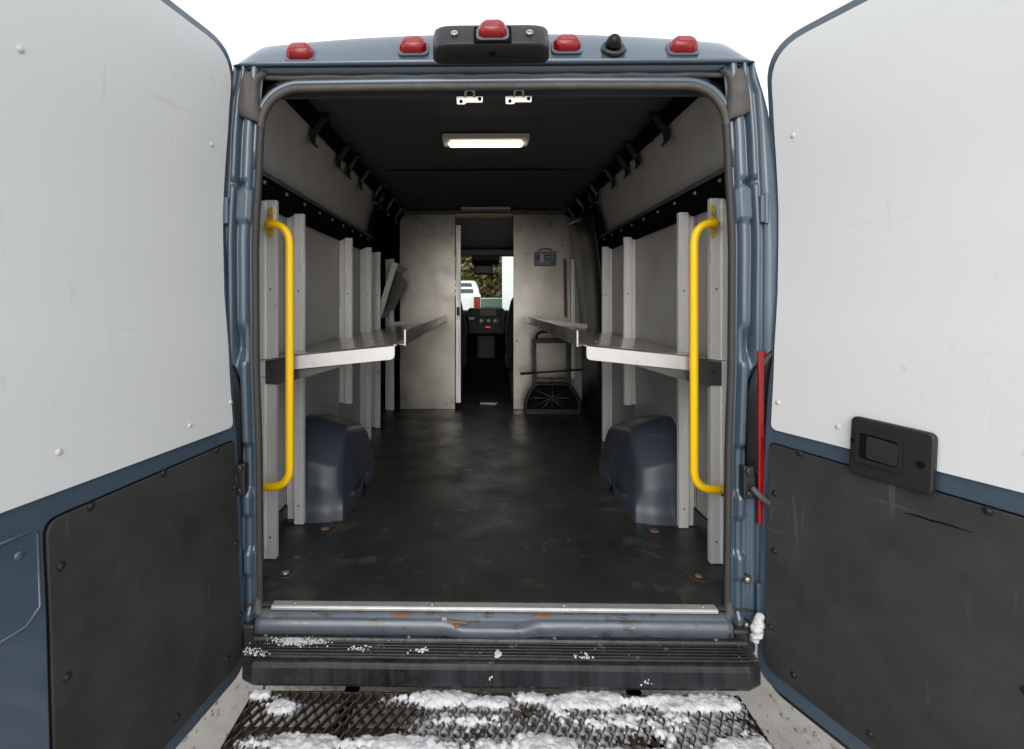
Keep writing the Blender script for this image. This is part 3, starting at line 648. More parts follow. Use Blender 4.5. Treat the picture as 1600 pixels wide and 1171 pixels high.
def make_door(sgn, hx, ang, blackw, wl, dl, plugs, screws):
    D = Door(sgn, hx, ang)
    W = 0.84
    outline = rounded([(0.0, 0.345), (W, 0.335), (W, 2.425), (0.0, 2.415)], [0.07, 0.05, 0.10, 0.13], 8)
    dr = D.slab(outline, -0.030, 0.0, 'rear_door', 'paint', van, 0.008, dl)
    outer = rounded([(-0.004, 0.318), (W + 0.01, 0.308), (W + 0.01, 2.43), (-0.006, 2.42)], [0.07, 0.05, 0.10, 0.13], 8)
    D.slab(outer, -0.075, -0.034, 'outer_skin', 'paint', dr, 0.010)
    D.slab(rounded([(-0.001, 0.303), (W, 0.293), (W, 0.50), (-0.001, 0.50)], [0.075, 0.01, 0.01, 0.01], 8), -0.066, -0.040, 'bottom_seal', 'black_plastic', dr, 0.002)
    wp = D.slab(rounded([(0.032, 1.157), (W - 0.02, 1.160), (W - 0.02, 2.395), (0.022, 2.388)], [0.022, 0.02, 0.08, 0.125], 8), 0.001, 0.006, 'inner_panel', 'white_panel', dr, 0.0015, wl)
    bl = rounded([(0.032, 0.420), (0.065, 0.398), (blackw, 0.385), (blackw, 1.106), (0.032, 1.112)], [0.02, 0.03, 0.03, 0.035, 0.02], 6)
    D.slab(bl, 0.001, 0.008, 'rubber_panel', 'black_mat', dr, 0.002)
    # thin dark gap line of sealant around the rubber panel
    D.slab(rounded([(0.028, 0.416), (0.063, 0.394), (blackw + 0.004, 0.381), (blackw + 0.004, 1.110), (0.028, 1.116)], [0.02, 0.03, 0.03, 0.035, 0.02], 6), 0.0002, 0.0012, 'panel_backing', 'dark_void', dr, 0.0005)
    for px, py in plugs:
        u, z = D.hit(px, py); MB().dome(D.P(u, z, 0.005), D.N, 0.0085, 0.005, 14, 4).build('plug', 'cream_plug', dr)
    for px, py in screws:
        u, z = D.hit(px, py); q = MB(); q.cyl(D.P(u, z, 0.007), D.N, 0.0105, 0.0018, 18); q.dome(D.P(u, z, 0.0085), D.N, 0.0075, 0.004, 12, 3); q.build('screw', 'housing_plastic', dr)
    return D, dr
DL, dl_ = make_door(-1, 0.850, R(9.6), 0.645, 'white lining board with five cream plugs', 'left rear door swung open, without a handle plate',
    [(18, 72), (325, 224), (355, 630), (290, 667), (80, 710)],
    [(247, 742), (130, 795), (82, 890), (92, 1065), (332, 705), (361, 764), (363, 852), (370, 965), (348, 1034), (268, 1126)])
DR, dr_ = make_door(1, 0.893, R(22), 0.74, 'white lining board with pale scuffs', 'right rear door swung wide open, with black handle plate',
    [(1236, 215), (1213, 628), (1305, 665), (1596, 705)],
    [(1247, 706), (1209, 768), (1208, 857), (1202, 974), (1238, 1048), (1355, 1138), (1534, 793), (1592, 1068)])
# pressed recess line near the free edge of the left door
pts = [DL.P(0.84, 1.10, 0.001), DL.P(0.69, 1.10, 0.001)] + [DL.P(0.675 - 0.0 + 0.015 * math.cos(a), 1.085 + 0.015 * math.sin(a) - 0.0, 0.001) for a in [R(90 + k * 15) for k in range(7)]] + [DL.P(0.66, 0.94, 0.001), DL.P(0.69, 0.915, 0.001), DL.P(0.84, 0.915, 0.001)]
MB().tube(pts, 0.003, 8).build('pressed_recess', 'paint', dl_)
MB().dome(DL.P(0.695, 1.06, 0.0), DL.N, 0.010, 0.004).build('screw', 'paint', dl_)
# handle plate on the right door
hp = rounded([(0.285, 1.100), (0.477, 1.100), (0.477, 1.250), (0.285, 1.256)], 0.018, 5)
hpo = DR.slab(hp, 0.006, 0.026, 'handle_plate', 'housing_plastic', dr_, 0.006)
m = MB()   # frame of the grip pocket
fo = rounded([(0.304, 1.138), (0.414, 1.136), (0.414, 1.222), (0.304, 1.228)], 0.012, 4); fi = rounded([(0.313, 1.149), (0.406, 1.147), (0.406, 1.213), (0.313, 1.218)], 0.010, 4)
n = len(fo); rows = [[DR.P(u, z, 0.026) for u, z in fo], [DR.P(u, z, 0.033) for u, z in fo], [DR.P(u, z, 0.033) for u, z in fi], [DR.P(u, z, 0.0285) for u, z in fi]]
m.loft(rows, smooth=False, closed=True); m.build('grip_frame', 'housing_plastic', dr_)
m = MB(); m.prism(fi, lambda p: DR.P(p[0], p[1], 0.0265), lambda p: DR.P(p[0], p[1], 0.0275)); m.build('grip_pocket', 'black_gloss', dr_)
m = MB(); m.prism(rounded([(0.330, 1.152), (0.404, 1.149), (0.404, 1.205), (0.330, 1.212)], 0.008, 4), lambda p: DR.P(p[0], p[1], 0.0275), lambda p: DR.P(p[0], p[1], 0.0315)); m.build('grip', 'black_plastic', dr_, bevel=0.002)
m = MB(); m.cyl(DR.P(0.452, 1.170, 0.0262), DR.N, 0.009, 0.0015, 16); m.build('screw_hole', 'dark_void', dr_)
m = MB(); m.cyl(DR.P(0.294, 1.190, 0.0262), DR.N, 0.006, 0.0015, 12); m.build('screw_hole', 'dark_void', dr_)
# torn slit in the right rubber panel
pts = [DR.P(*DR.hit(px, py), 0.0085) for px, py in [(1408, 797), (1425, 800), (1448, 808), (1466, 812), (1485, 818), (1512, 826)]]
MB().tube(pts, 0.0022, 6, rr=[0.0006, 0.0018, 0.0024, 0.0022, 0.0016, 0.0005]).build('tear', 'dark_void', dr_)

# ------------------------------------------------------------------ cab
cab = MB(); cab.box(-0.93, 0.93, 4.25, 4.78, 1.20, 1.36); cab.box(-0.90, 0.90, 4.20, 4.60, 1.36, 1.47); 
dash = cab.build('dashboard', 'dash', van, bevel=0.05, seg=4)
m = MB(); m.box(-0.18, 0.24, 4.10, 4.42, 1.19, 1.50); m.box(-0.08, 0.14, 4.16, 4.40, 0.9, 1.19); st = m.build('centre_console', 'dash', van, bevel=0.03, seg=3)
m = MB(); m.box(-0.05, 0.15, 4.080, 4.098, 1.405, 1.485); m.build('radio', 'black_gloss', st, bevel=0.006)
for x in (-0.025, 0.055, 0.135):
    t = MB(); a = [(x + 0.026 * math.cos(k * math.pi / 8), 4.085, 1.355 + 0.026 * math.sin(k * math.pi / 8)) for k in range(16)]; t.tube(a, 0.006, 6, closed=True); t.cyl((x, 4.098, 1.355), (0, -1, 0), 0.016, 0.02); t.build('knob', 'dash_trim', st)
MB().box(0.02, 0.08, 4.085, 4.096, 1.275, 1.290).build('hazard_switch', 'screen_red', st)
MB().box(-0.17, -0.10, 4.04, 4.10, 1.36, 1.40).build('vent', 'dash_trim', st, bevel=0.01)
MB().box(-0.92, 0.92, 4.50, 4.54, 0.50, 1.30).build('firewall', 'dark_void', van)
# overhead console and camera
m = MB(); m.prism([(3.92, 2.10), (3.74, 2.12), (3.74, 2.02), (3.80, 1.97), (3.92, 1.99)], lambda p: (-0.13, p[0], p[1]), lambda p: (0.17, p[0], p[1])); oc = m.build('overhead_console', 'dash', van, bevel=0.015)
MB().box(-0.11, 0.10, 3.765, 3.85, 1.865, 1.975).build('camera_box', 'black_gloss', oc, bevel=0.02, seg=3)
MB().box(-0.88, 0.88, 3.70, 3.98, 2.075, 2.13).build('visor_shelf', 'headliner', van, bevel=0.02)
m = MB(); m.loft([[(x, y, z) for x in (-0.88, 0, 0.88)] for y, z in [(3.12, 2.40), (3.5, 2.36), (3.75, 2.20), (3.98, 2.10)]]); m.build('cab_headliner', 'headliner', van, solid=0.01)
def seat(cx):
    m = MB(); m.box(cx - 0.24, cx + 0.24, 3.45, 3.95, 0.88, 1.02); s = m.build('seat', 'seat_fabric', van, bevel=0.05, seg=4)
    m = MB(); poly = rounded([(-0.24, 0.98), (0.24, 0.98), (0.26, 1.30), (0.19, 1.64), (-0.19, 1.64), (-0.26, 1.30)], [0.03, 0.03, 0.1, 0.08, 0.08, 0.1], 5)
    m.prism(poly, lambda p: (cx + p[0], 3.50 - (p[1] - 0.98) * 0.15, p[1]), lambda p: (cx + p[0], 3.38 - (p[1] - 0.98) * 0.15, p[1])); m.build('backrest', 'seat_fabric', s, bevel=0.03, seg=3)
    m = MB(); m.box(cx - 0.13, cx + 0.13, 3.28, 3.37, 1.66, 1.84); m.build('headrest', 'seat_fabric', s, bevel=0.035, seg=4)
    m = MB(); m.box(cx - 0.2, cx + 0.2, 3.5, 3.9, 0.56, 0.88); m.build('seat_base', 'dash', s, bevel=0.02)
seat(-0.43); seat(0.47)
m = MB(); m.tube([( -0.43 + 0.19 * math.cos(a), 4.02 + 0.05 * math.sin(a), 1.35 + 0.19 * math.sin(a)) for a in [2 * math.pi * k / 28 for k in range(28)]], 0.014, 8, closed=True); m.cyl((-0.43, 4.03, 1.35), (0, 1, -0.3), 0.05, 0.2); m.box(-0.6, -0.26, 4.02, 4.04, 1.34, 1.37); m.build('steering_wheel', 'dash', van)

# ------------------------------------------------------------------ partition
part = root('bulkhead_partition', 'scuffed bare aluminium partition wall with open walk-through behind the cab', 'partition', (0, YP, FZ))
pl = rounded([(-0.80, FZ + 0.004), (-0.277, FZ + 0.004), (-0.277, 2.40), (-0.80, 2.40)], [0.0, 0, 0, 0.09], 6)
m = MB(); m.prism(pl, lambda p: (p[0], YP + 0.006, p[1]), lambda p: (p[0], YP - 0.004, p[1])); lp_ = m.build('partition_panel', 'partition_alu', part, bevel=0.002); lp_['label'] = 'left aluminium sheet, scratched'
pl = rounded([(0.276, FZ + 0.004), (0.812, FZ + 0.004), (0.812, 2.40), (0.276, 2.40)], [0, 0, 0.09, 0], 6)
m = MB(); m.prism(pl, lambda p: (p[0], YP + 0.006, p[1]), lambda p: (p[0], YP - 0.004, p[1])); rp_ = m.build('partition_panel', 'partition_alu', part, bevel=0.002); rp_['label'] = 'right aluminium sheet with warm reflections tinted in'
MB().box(-0.275, 0.274, YP + 0.002, YP + 0.02, 2.385, 2.415).build('top_rail', 'partition_alu', part)
MB().box(-0.270, 0.268, YP - 0.010, YP + 0.001, 2.368, 2.384).build('wood_strip', 'wood_strip', part)
MB().box(-0.82, 0.82, YP - 0.03, YP + 0.02, 2.403, 2.428).build('head_channel', 'dark_bracket', part, bevel=0.003)
m = MB(); m.box(-0.272, -0.222, YP + 0.010, YP + 0.05, FZ + 0.06, 2.30); dj = m.build('sliding_door_edge', 'alu', part, bevel=0.004)
MB().box(-0.262, -0.232, YP - 0.01, YP + 0.008, 1.44, 1.52).build('latch', 'black_gloss', dj, bevel=0.004)
MB().box(-0.262, -0.232, YP - 0.008, YP + 0.008, 1.40, 1.438).build('latch_plate', 'zinc', dj, bevel=0.002)
for x, z in ((-0.31, 0.62), (-0.31, 2.2), (-0.74, 0.62), (0.31, 2.25), (0.31, 1.2), (0.74, 2.1)):
    MB().dome((x, YP - 0.005, z), (0, -1, 0), 0.007, 0.003, 10, 3).build('screw', 'black_plastic', part)
MB().box(-0.93, -0.80, YP - 0.02, YP + 0.01, FZ, 2.40).build('side_filler', 'rail_black', part)
m = MB(); m.box(0.815, 0.93, YP + 0.0, YP + 0.02, FZ, 2.42); m.build('side_filler', 'wall_panel', part)
# sliding side door lining on the right
m = MB(); rows = [[(lerp(0.905, 0.80, t ** 3), y, lerp(FZ + 0.05, 2.25, t)) for t in [0, 0.2, 0.4, 0.6, 0.75, 0.88, 1]] for y in [2.12, 2.4, 2.7, 2.98]]
m.loft(rows).build('side_door_lining', 'black_plastic', van, solid=0.012)
m = MB(); m.tube([(0.84, 2.25, 2.22), (0.80, 2.6, 2.27), (0.79, 3.0, 2.30)], 0.022, 8); m.build('side_door_track', 'rail_ledge', van)

# ------------------------------------------------------------------ wall shelving
def shelving(sgn, y_far, n_ups, label, group):
    rt = root('wall_shelf', label, 'shelf', (sgn * 0.9, 0.3, FZ), group)
    SA = [(0.925, 1.340), (0.355, 1.398)]
    def sz(ax): return lerp(1.340, 1.398, (0.925 - ax) / (0.925 - 0.355))
    # uprights: hat channels screwed to the wall
    sh = 0.010 if sgn > 0 else 0.002
    for y in n_ups:
        top = 1.972; bot = FZ + 0.005
        if abs(y - 1.47) < 0.1: bot = 0.93
        x0, x1 = 0.932, 0.848
        m = MB()
        # channel: web facing the aisle end, flanges
        sec = [(0.886, -0.020), (0.884, 0.006), (0.850, 0.006), (0.846, 0.000), (0.846, 0.050), (0.850, 0.054), (0.932, 0.054), (0.932, 0.060), (0.844, 0.060), (0.840, 0.054), (0.840, -0.004), (0.846, -0.010)]
        m.box(*sorted((sgn * (0.846 + sh), sgn * (0.886 + sh))), y - 0.002, y + 0.002, bot, top)
        m.box(*sorted((sgn * (0.843 + sh), sgn * (0.8465 + sh))), y - 0.004, y + 0.022, bot, top)
        m.box(*sorted((sgn * (0.843 + sh), sgn * 0.930)), y + 0.020, y + 0.024, bot + 0.002, top - 0.002)
        if y < 0.4:
            m.box(*sorted((sgn * (0.884 + sh), sgn * (0.888 + sh))), y - 0.010, y + 0.001, bot + 0.002, top - 0.004)
            m.box(*sorted((sgn * (0.887 + sh), sgn * 0.930)), y - 0.010, y - 0.007, bot + 0.003, top - 0.003)
        up = m.build('upright', 'alu', rt, bevel=0.0012)
        for k, zz in enumerate((0.64, 1.62)):
            if zz > bot + 0.03: MB().dome((sgn * (0.866 + sh), y - 0.002, zz), (0, -1, 0), 0.0045, 0.002, 8, 2).build('rivet', 'dark_bracket', up)
    yn = 0.275
    # deck: sloped sheet
    m = MB(); rows = []
    for y in [yn + (y_far - yn) * k / 20 for k in range(21)]:
        rows.append([(sgn * ax, y, sz(ax) + 0.0008 * mn.noise(Vector((ax * 8, y * 3, 1)))) for ax in [0.928, 0.84, 0.75, 0.66, 0.57, 0.48, 0.40, 0.372]])
    dk = m.loft(rows).build('shelf_deck', 'shelf_alu', rt, solid=0.003)
    # turned-down near lip with rounded ends
    pl = rounded([(0.795, 0.0), (0.372, 0.0), (0.372, -0.052), (0.795, -0.052)], [0.0, 0.0, 0.018, 0.018], 5)
    m = MB(); m.prism(pl, lambda p: (sgn * p[0], yn - 0.003, sz(p[0]) + 0.002 + p[1]), lambda p: (sgn * p[0], yn + 0.001, sz(p[0]) + 0.002 + p[1])); m.build('near_lip', 'lip_alu', rt, bevel=0.001)
    # aisle fascia standing up, slightly leaning
    ys0 = 0.44 if sgn < 0 else 0.40; m = MB()
    xx = 0.353 if sgn < 0 else 0.357
    q = [(ys0, 1.386), (y_far, 1.400), (y_far, 1.446), (ys0 - 0.012, 1.452)]
    m.prism(q, lambda p: (sgn * xx, p[0], p[1]), lambda p: (sgn * (xx + 0.003), p[0], p[1])); m.build('aisle_fascia', 'shelf_alu', rt, bevel=0.0008)
    m = MB(); m.box(*sorted((sgn * (xx + 0.0035), sgn * 0.400)), ys0 - 0.004, y_far, 1.3885, 1.3925); m.box(*sorted((sgn * (xx - 0.0015), sgn * (xx + 0.0045))), ys0 - 0.016, ys0 - 0.010, 1.386, 1.453); m.build('fascia_flange', 'alu_edge', rt)
    # far lip
    m = MB(); m.prism([(0.925, 1.341), (0.36, 1.399), (0.36, 1.432), (0.925, 1.372)], lambda p: (sgn * p[0], y_far, p[1]), lambda p: (sgn * p[0], y_far - 0.003, p[1])); m.build('far_lip', 'lip_alu', rt)
    # bolts on the deck
    for y in n_ups:
        if y < y_far - 0.1:
            for ax in (0.80, 0.50): MB().dome((sgn * ax, y + 0.08, sz(ax) + 0.002), (0, 0, 1), 0.006, 0.003, 10, 3).build('bolt', 'zinc', dk)
    # tapered brackets under the deck
    for y in n_ups:
        if y > y_far: continue
        b = [(0.925, 1.334), (0.45, 1.384), (0.45, 1.362), (0.70, 1.285), (0.85, 1.246), (0.925, 1.246)]
        m = MB(); m.prism(b, lambda p: (sgn * p[0], y - 0.006, p[1]), lambda p: (sgn * p[0], y - 0.003, p[1]))
        m.prism([(0.45, 1.362), (0.70, 1.285), (0.85, 1.246), (0.85, 1.242), (0.70, 1.281), (0.45, 1.358)], lambda p: (sgn * p[0], y - 0.006, p[1]), lambda p: (sgn * p[0], y + 0.03, p[1]))
        br = m.build('bracket', 'dark_bracket', rt)
        m = MB(); m.cyl((sgn * 0.862, y - 0.0065, 1.300), (0, -1, 0), 0.006, 0.003); m.build('bolt', 'black_plastic', br)
shelving(-1, 3.06, [0.295, 0.605, 1.475, 2.03, 2.37, 3.03], 'long aluminium wall shelf on the left reaching the partition', 'wall shelves')
shelving(1, 2.70, [0.285, 0.595, 1.456, 2.01], 'shorter aluminium wall shelf on the right, above the hand cart', 'wall shelves')

# folded-up shelf on the left beyond the long one
fs = root('folding_shelf', 'aluminium shelf panel folded up against the left wall near the partition', 'folding shelf', (-0.85, 2.7, 1.4))
m = MB(); a = Vector((-0.905, 0, 1.43)); b = Vector((-0.765, 0, 1.895)); nn = Vector((0.46, 0, -0.14)).normalized()
def fsp(t, y, n): p = a.lerp(b, t) + nn * n; return (p.x, y, p.z)
m.add([fsp(0, 2.48, 0), fsp(1, 2.48, 0), fsp(1, 3.03, 0), fsp(0, 3.03, 0), fsp(0, 2.48, 0.004), fsp(1, 2.48, 0.004), fsp(1, 3.03, 0.004), fsp(0, 3.03, 0.004)], [(0, 1, 2, 3), (7, 6, 5, 4), (0, 4, 5, 1), (1, 5, 6, 2), (2, 6, 7, 3), (3, 7, 4, 0)]); m.build('shelf_deck', 'dark_bracket', fs)
m = MB(); m.add([fsp(0.08, 2.475, 0.0), fsp(1, 2.475, 0.0), fsp(1, 2.475, 0.045), fsp(0.08, 2.475, 0.045), fsp(0.08, 2.48, 0.0), fsp(1, 2.48, 0.0), fsp(1, 2.48, 0.045), fsp(0.08, 2.48, 0.045)], [(0, 1, 2, 3), (7, 6, 5, 4), (0, 4, 5, 1), (1, 5, 6, 2), (2, 6, 7, 3), (3, 7, 4, 0)]); m.build('near_lip', 'lip_alu', fs)
m = MB(); m.add([fsp(1.0, 2.48, 0.0), fsp(1.0, 3.03, 0.0), fsp(1.0, 3.03, 0.05), fsp(1.0, 2.48, 0.05), fsp(1.01, 2.48, 0.0), fsp(1.01, 3.03, 0.0), fsp(1.01, 3.03, 0.05), fsp(1.01, 2.48, 0.05)], [(0, 1, 2, 3), (7, 6, 5, 4), (0, 4, 5, 1), (1, 5, 6, 2), (2, 6, 7, 3), (3, 7, 4, 0)]); m.build('aisle_lip', 'lip_alu', fs)
MB().add([fsp(0.1, 2.80, 0.005), fsp(0.9, 2.80, 0.005), fsp(0.75, 2.80, 0.11), fsp(0.2, 2.80, 0.08), fsp(0.1, 2.805, 0.005), fsp(0.9, 2.805, 0.005), fsp(0.75, 2.805, 0.11), fsp(0.2, 2.805, 0.08)], [(0, 1, 2, 3), (7, 6, 5, 4), (0, 4, 5, 1), (1, 5, 6, 2), (2, 6, 7, 3), (3, 7, 4, 0)]).build('bracket', 'dark_bracket', fs)

# ------------------------------------------------------------------ yellow grab bars
def grab(sgn, label):
    g = root('grab_bar', label, 'grab bar', (sgn * 0.80, 0.26, 0.86), 'yellow grab bars at the rear opening')
    xb = 0.768; y = 0.232; ztop, zb = 1.868, 0.862
    pts = [(sgn * 0.868, 0.275, ztop + 0.0), (sgn * 0.862, 0.25, ztop + 0.002)]
    pts = [Vector((sgn * 0.868, 0.275, ztop))] + bez((sgn * 0.852, y + 0.004, ztop), (sgn * xb, y, ztop + 0.002), (sgn * xb, y, ztop - 0.085), 9)
    pts += bez((sgn * xb, y, zb + 0.075), (sgn * xb, y, zb), (sgn * (xb + 0.075), y, zb), 9) + [Vector((sgn * 0.905, y, zb))]
    m = MB(); m.tube(pts, 0.0155, 18); m.build('bar', 'yellow', g)
    pl = rounded([(-0.016, -0.045), (0.016, -0.045), (0.016, 0.075), (-0.016, 0.075)], 0.014, 5)
    m = MB(); m.prism(pl, lambda p: (sgn * (0.866 + p[0] * 0.8), 0.290 + p[0] * 0.4, ztop + p[1]), lambda p: (sgn * (0.856 + p[0] * 0.8), 0.268 + p[0] * 0.4, ztop + p[1])); m.build('mounting_plate', 'yellow', g, bevel=0.002)
    m = MB(); m.cyl((sgn * 0.858, 0.262, ztop + 0.045), (-sgn * 0.8, -0.6, 0), 0.009, 0.009, 6); m.cyl((sgn * 0.858, 0.262, ztop + 0.045), (-sgn * 0.8, -0.6, 0), 0.004, 0.022, 8); m.build('bolt', 'zinc', g)
    m = MB(); m.cyl((sgn * 0.885, 0.258, zb - 0.03), (0, -1, 0), 0.005, 0.005, 8); m.build('lower_bolt', 'rust', g)
grab(-1, 'yellow tubular grab bar bolted to the left shelf upright')
grab(1, 'yellow tubular grab bar bolted to the right shelf upright')

# ------------------------------------------------------------------ ceiling lamp
lampo = root('ceiling_lamp', 'lit warm white strip lamp on the dark van ceiling', 'lamp', (0, 0.98, 2.43))
m = MB(); m.prism(rounded([(-0.235, 0.885), (0.215, 0.885), (0.215, 1.03), (-0.235, 1.03)], 0.01, 3), lambda p: (p[0], p[1], 2.431), lambda p: (p[0], p[1], 2.402)); m.build('housing', 'lamp_housing', lampo, bevel=0.006, seg=3)
m = MB(); m.prism(rounded([(-0.200, 0.945), (0.182, 0.945), (0.182, 0.995), (-0.200, 0.995)], 0.02, 5), lambda p: (p[0], p[1], 2.404), lambda p: (p[0], p[1], 2.390)); m.build('diffuser', 'lamp_glow', lampo, bevel=0.004)
bar = root('ceiling_bar', 'unlit grey strip fixture on the ceiling just before the partition', 'fixture', (0, 2.95, 2.43))
MB().box(-0.215, 0.235, 2.88, 2.98, 2.405, 2.431).build('housing', 'lamp_housing', bar, bevel=0.005)
MB().box(-0.19, 0.21, 2.895, 2.965, 2.399, 2.4045).build('cover', 'kit_grey', bar, bevel=0.002)

# ------------------------------------------------------------------ small things at the partition
kit = root('first_aid_kit', 'small grey plastic kit box with blue label on the right partition sheet', 'kit box', (0.57, 3.07, 1.98))
MB().prism(rounded([(0.470, 1.910), (0.672, 1.910), (0.672, 2.040), (0.470, 2.040)], 0.012, 4), lambda p: (p[0], YP - 0.006, p[1]), lambda p: (p[0], YP - 0.07, p[1])).build('case', 'kit_grey', kit, bevel=0.006, seg=3)
MB().tube([(0.515, YP - 0.05, 2.040), (0.522, YP - 0.05, 2.062), (0.54, YP - 0.05, 2.068), (0.605, YP - 0.05, 2.068), (0.622, YP - 0.05, 2.062), (0.63, YP - 0.05, 2.040)], 0.005, 8).build('handle', 'kit_grey', kit)
MB().box(0.486, 0.512, YP - 0.0725, YP - 0.071, 1.955, 2.010).build('label_mark', 'kit_blue', kit)
MB().box(0.518, 0.556, YP - 0.0725, YP - 0.071, 1.935, 2.015).build('label_mark', 'kit_pale', kit)
MB().box(0.562, 0.655, YP - 0.0725, YP - 0.071, 1.965, 2.008).build('label_mark', 'kit_blue', kit)
for x in (0.574, 0.592, 0.612, 0.632): MB().box(x, x + 0.010, YP - 0.0740, YP - 0.0728, 1.976, 1.998).build('label_mark', 'kit_pale', kit)
MB().box(0.625, 0.655, YP - 0.0725, YP - 0.071, 1.928, 1.942).build('label_mark', 'kit_blue', kit)
m = MB(); m.prism(rounded([(-0.017, 1.43), (0.012, 1.42), (0.014, 1.955), (0.010, 1.975), (-0.014, 1.975), (-0.017, 1.95)], 0.008, 3), lambda p: (0.772 + p[0] - (p[1] - 1.4) * 0.02, YP - 0.012, p[1]), lambda p: (0.772 + p[0] - (p[1] - 1.4) * 0.02, YP - 0.026, p[1]))
tag(m.build('wooden_handle', 'wood', None, bevel=0.003), 'upright brown wooden stick beside the kit box', 'wooden stick')
m = MB(); m.box(0.815, 0.85, YP - 0.03, YP - 0.006, FZ + 0.3, 1.97)
tag(m.build('trim_post', 'alu', None, bevel=0.003), 'pale narrow aluminium post at the right end of the partition', 'post')

# folding hand cart
cart = root('folding_cart', 'black folding hand cart standing upright under the right shelf', 'hand cart', (0.64, 2.95, FZ))
Y0 = 2.93
m = MB()
for x in (0.455, 0.765): m.box(x - 0.017, x + 0.017, Y0 - 0.012, Y0 + 0.012, 0.80, 1.20)
m.box(0.435, 0.785, Y0 - 0.014, Y0 + 0.014, 1.195, 1.235); m.build('frame', 'black_plastic', cart, bevel=0.006)
m = MB(); m.tube([(0.475, Y0, 1.235), (0.48, Y0, 1.275), (0.51, Y0, 1.292), (0.70, Y0, 1.305), (0.735, Y0, 1.28), (0.745, Y0, 1.235)], 0.014, 10); m.build('handle', 'black_plastic', cart)
m = MB(); m.box(0.47, 0.75, Y0 - 0.008, Y0 + 0.008, 0.862, 0.882); m.box(0.60, 0.625, Y0 - 0.016, Y0 + 0.01, 0.85, 0.885); m.build('crossbar', 'black_plastic', cart, bevel=0.004)
pl = rounded([(0.375, FZ + 0.01), (0.858, FZ + 0.01), (0.858, 0.67), (0.77, 0.825), (0.45, 0.825), (0.375, 0.67)], [0.01, 0.01, 0.05, 0.06, 0.06, 0.05], 5)
m = MB(); m.tube([(x, Y0 - 0.03, z) for x, z in pl], 0.018, 8, closed=True)
m.box(0.38, 0.855, Y0 - 0.045, Y0 - 0.02, FZ + 0.003, FZ + 0.05)
for (xa, za), (xb, zb) in [((0.40, 0.60), (0.80, 0.79)), ((0.83, 0.60), (0.43, 0.79)), ((0.39, 0.70), (0.615, 0.70)), ((0.84, 0.70), (0.615, 0.70)), ((0.615, 0.58), (0.615, 0.81)), ((0.50, 0.58), (0.615, 0.70)), ((0.73, 0.58), (0.615, 0.70))]:
    m.tube([(xa, Y0 - 0.03, za), (xb, Y0 - 0.03, zb)], 0.013, 6)
m.build('base_plate', 'housing_plastic', cart)
m = MB(); m.prism([(x * 0.97 + 0.018, z * 0.97 + 0.02) for x, z in pl], lambda p: (p[0], Y0 - 0.012, p[1]), lambda p: (p[0], Y0 - 0.006, p[1])); m.build('back_plate', 'dark_void', cart)
for x in (0.40, 0.83):
    m = MB(); m.cyl((x - 0.015, Y0 + 0.045, FZ + 0.055), (1, 0, 0), 0.05, 0.03, 20); m.build('wheel', 'black_plastic', cart, bevel=0.006)
m = MB(); m.tube([(0.325, 2.90, 0.918), (0.60, 2.895, 0.938), (0.885, 2.89, 0.958)], 0.010, 8, rr=[0.013, 0.009, 0.008])
tag(m.build('load_bar', 'black_plastic', None), 'thin black rod held crosswise in front of the hand cart', 'rod')

# floor anchors, rust and litter
for sgn in (-1, 1):
    m = MB(); x0, x1 = 0.66, 0.86
    m.tube([(sgn * 0.86, 0.165, FZ + 0.001), (sgn * 0.755, 0.165, FZ + 0.001), (sgn * 0.742, 0.18, FZ + 0.001), (sgn * 0.70, 0.62, FZ + 0.001)], 0.0028, 6); m.build('floor_edge_strip', 'rust_line', van)
    m = MB(); m.dome((sgn * 0.772, 0.20, FZ + 0.002), (0, 0, 1), 0.014, 0.006, 14, 3); m.build('floor_bolt', 'zinc' if sgn < 0 else 'rust', van)
    m = MB(); m.cyl((sgn * 0.735, 0.57, FZ + 0.001), (0, 0, 1), 0.022, 0.004, 14, 0.015); m.build('rusted_anchor', 'rust', van)
m = MB(); m.prism([(-0.02, 0), (0.13, -0.012), (0.16, 0.01), (0.05, 0.012), (0.0, 0.014)], lambda p: (p[0] - 0.02, 3.35 + p[1] * 3, FZ + 0.004), lambda p: (p[0] - 0.02, 3.35 + p[1] * 3, FZ + 0.012))
tag(m.build('paper_scrap', 'white_panel', None), 'torn pale scrap of paper on the cab floor in the walk-through', 'paper')

# ------------------------------------------------------------------ step with expanded metal
step = root('step_platform', 'folding step of black expanded steel mesh below the rear bumper, snow on it', 'step', (0, -0.3, 0.38))
GX0, GX1, GY0, GY1, GZ = -0.725, 0.735, -0.162, -0.52, 0.375
cw, ch = 0.0160, 0.0270      # strand spacing and half cell length: the diamonds run front to back
m = MB(); ns = int((GX1 - GX0) / cw); nr = int((GY0 - GY1) / ch)
for c in range(ns + 1):
    pts = []
    for r in range(nr + 1):
        sg = 1 if (c + r) % 2 == 0 else -1; x = GX0 + c * cw; y = GY0 - r * ch
        for dy, kk in ((0.0, 1.0), (0.22, 1.0), (0.5, 0.0), (0.72, 0.0)):
            if kk: pts.append((x + sg * cw * 0.46, y - dy * ch, GZ + 0.0035 * sg))
    vs = []
    for (x, yy_, zz) in pts: vs += [(x - 0.0022, yy_, zz - 0.007), (x + 0.0022, yy_, zz - 0.007), (x + 0.0034, yy_, zz + 0.006), (x - 0.0006, yy_, zz + 0.007)]
    m.add(vs, [(i * 4 + k, i * 4 + (k + 1) % 4, i * 4 + 4 + (k + 1) % 4, i * 4 + 4 + k) for i in range(len(pts) - 1) for k in range(4)])
m.build('mesh_grate', 'grate_steel', step)
m = MB(); m.box(GX0 - 0.006, GX1 + 0.006, GY0 + 0.004, GY0 + 0.010, GZ - 0.03, GZ + 0.006)
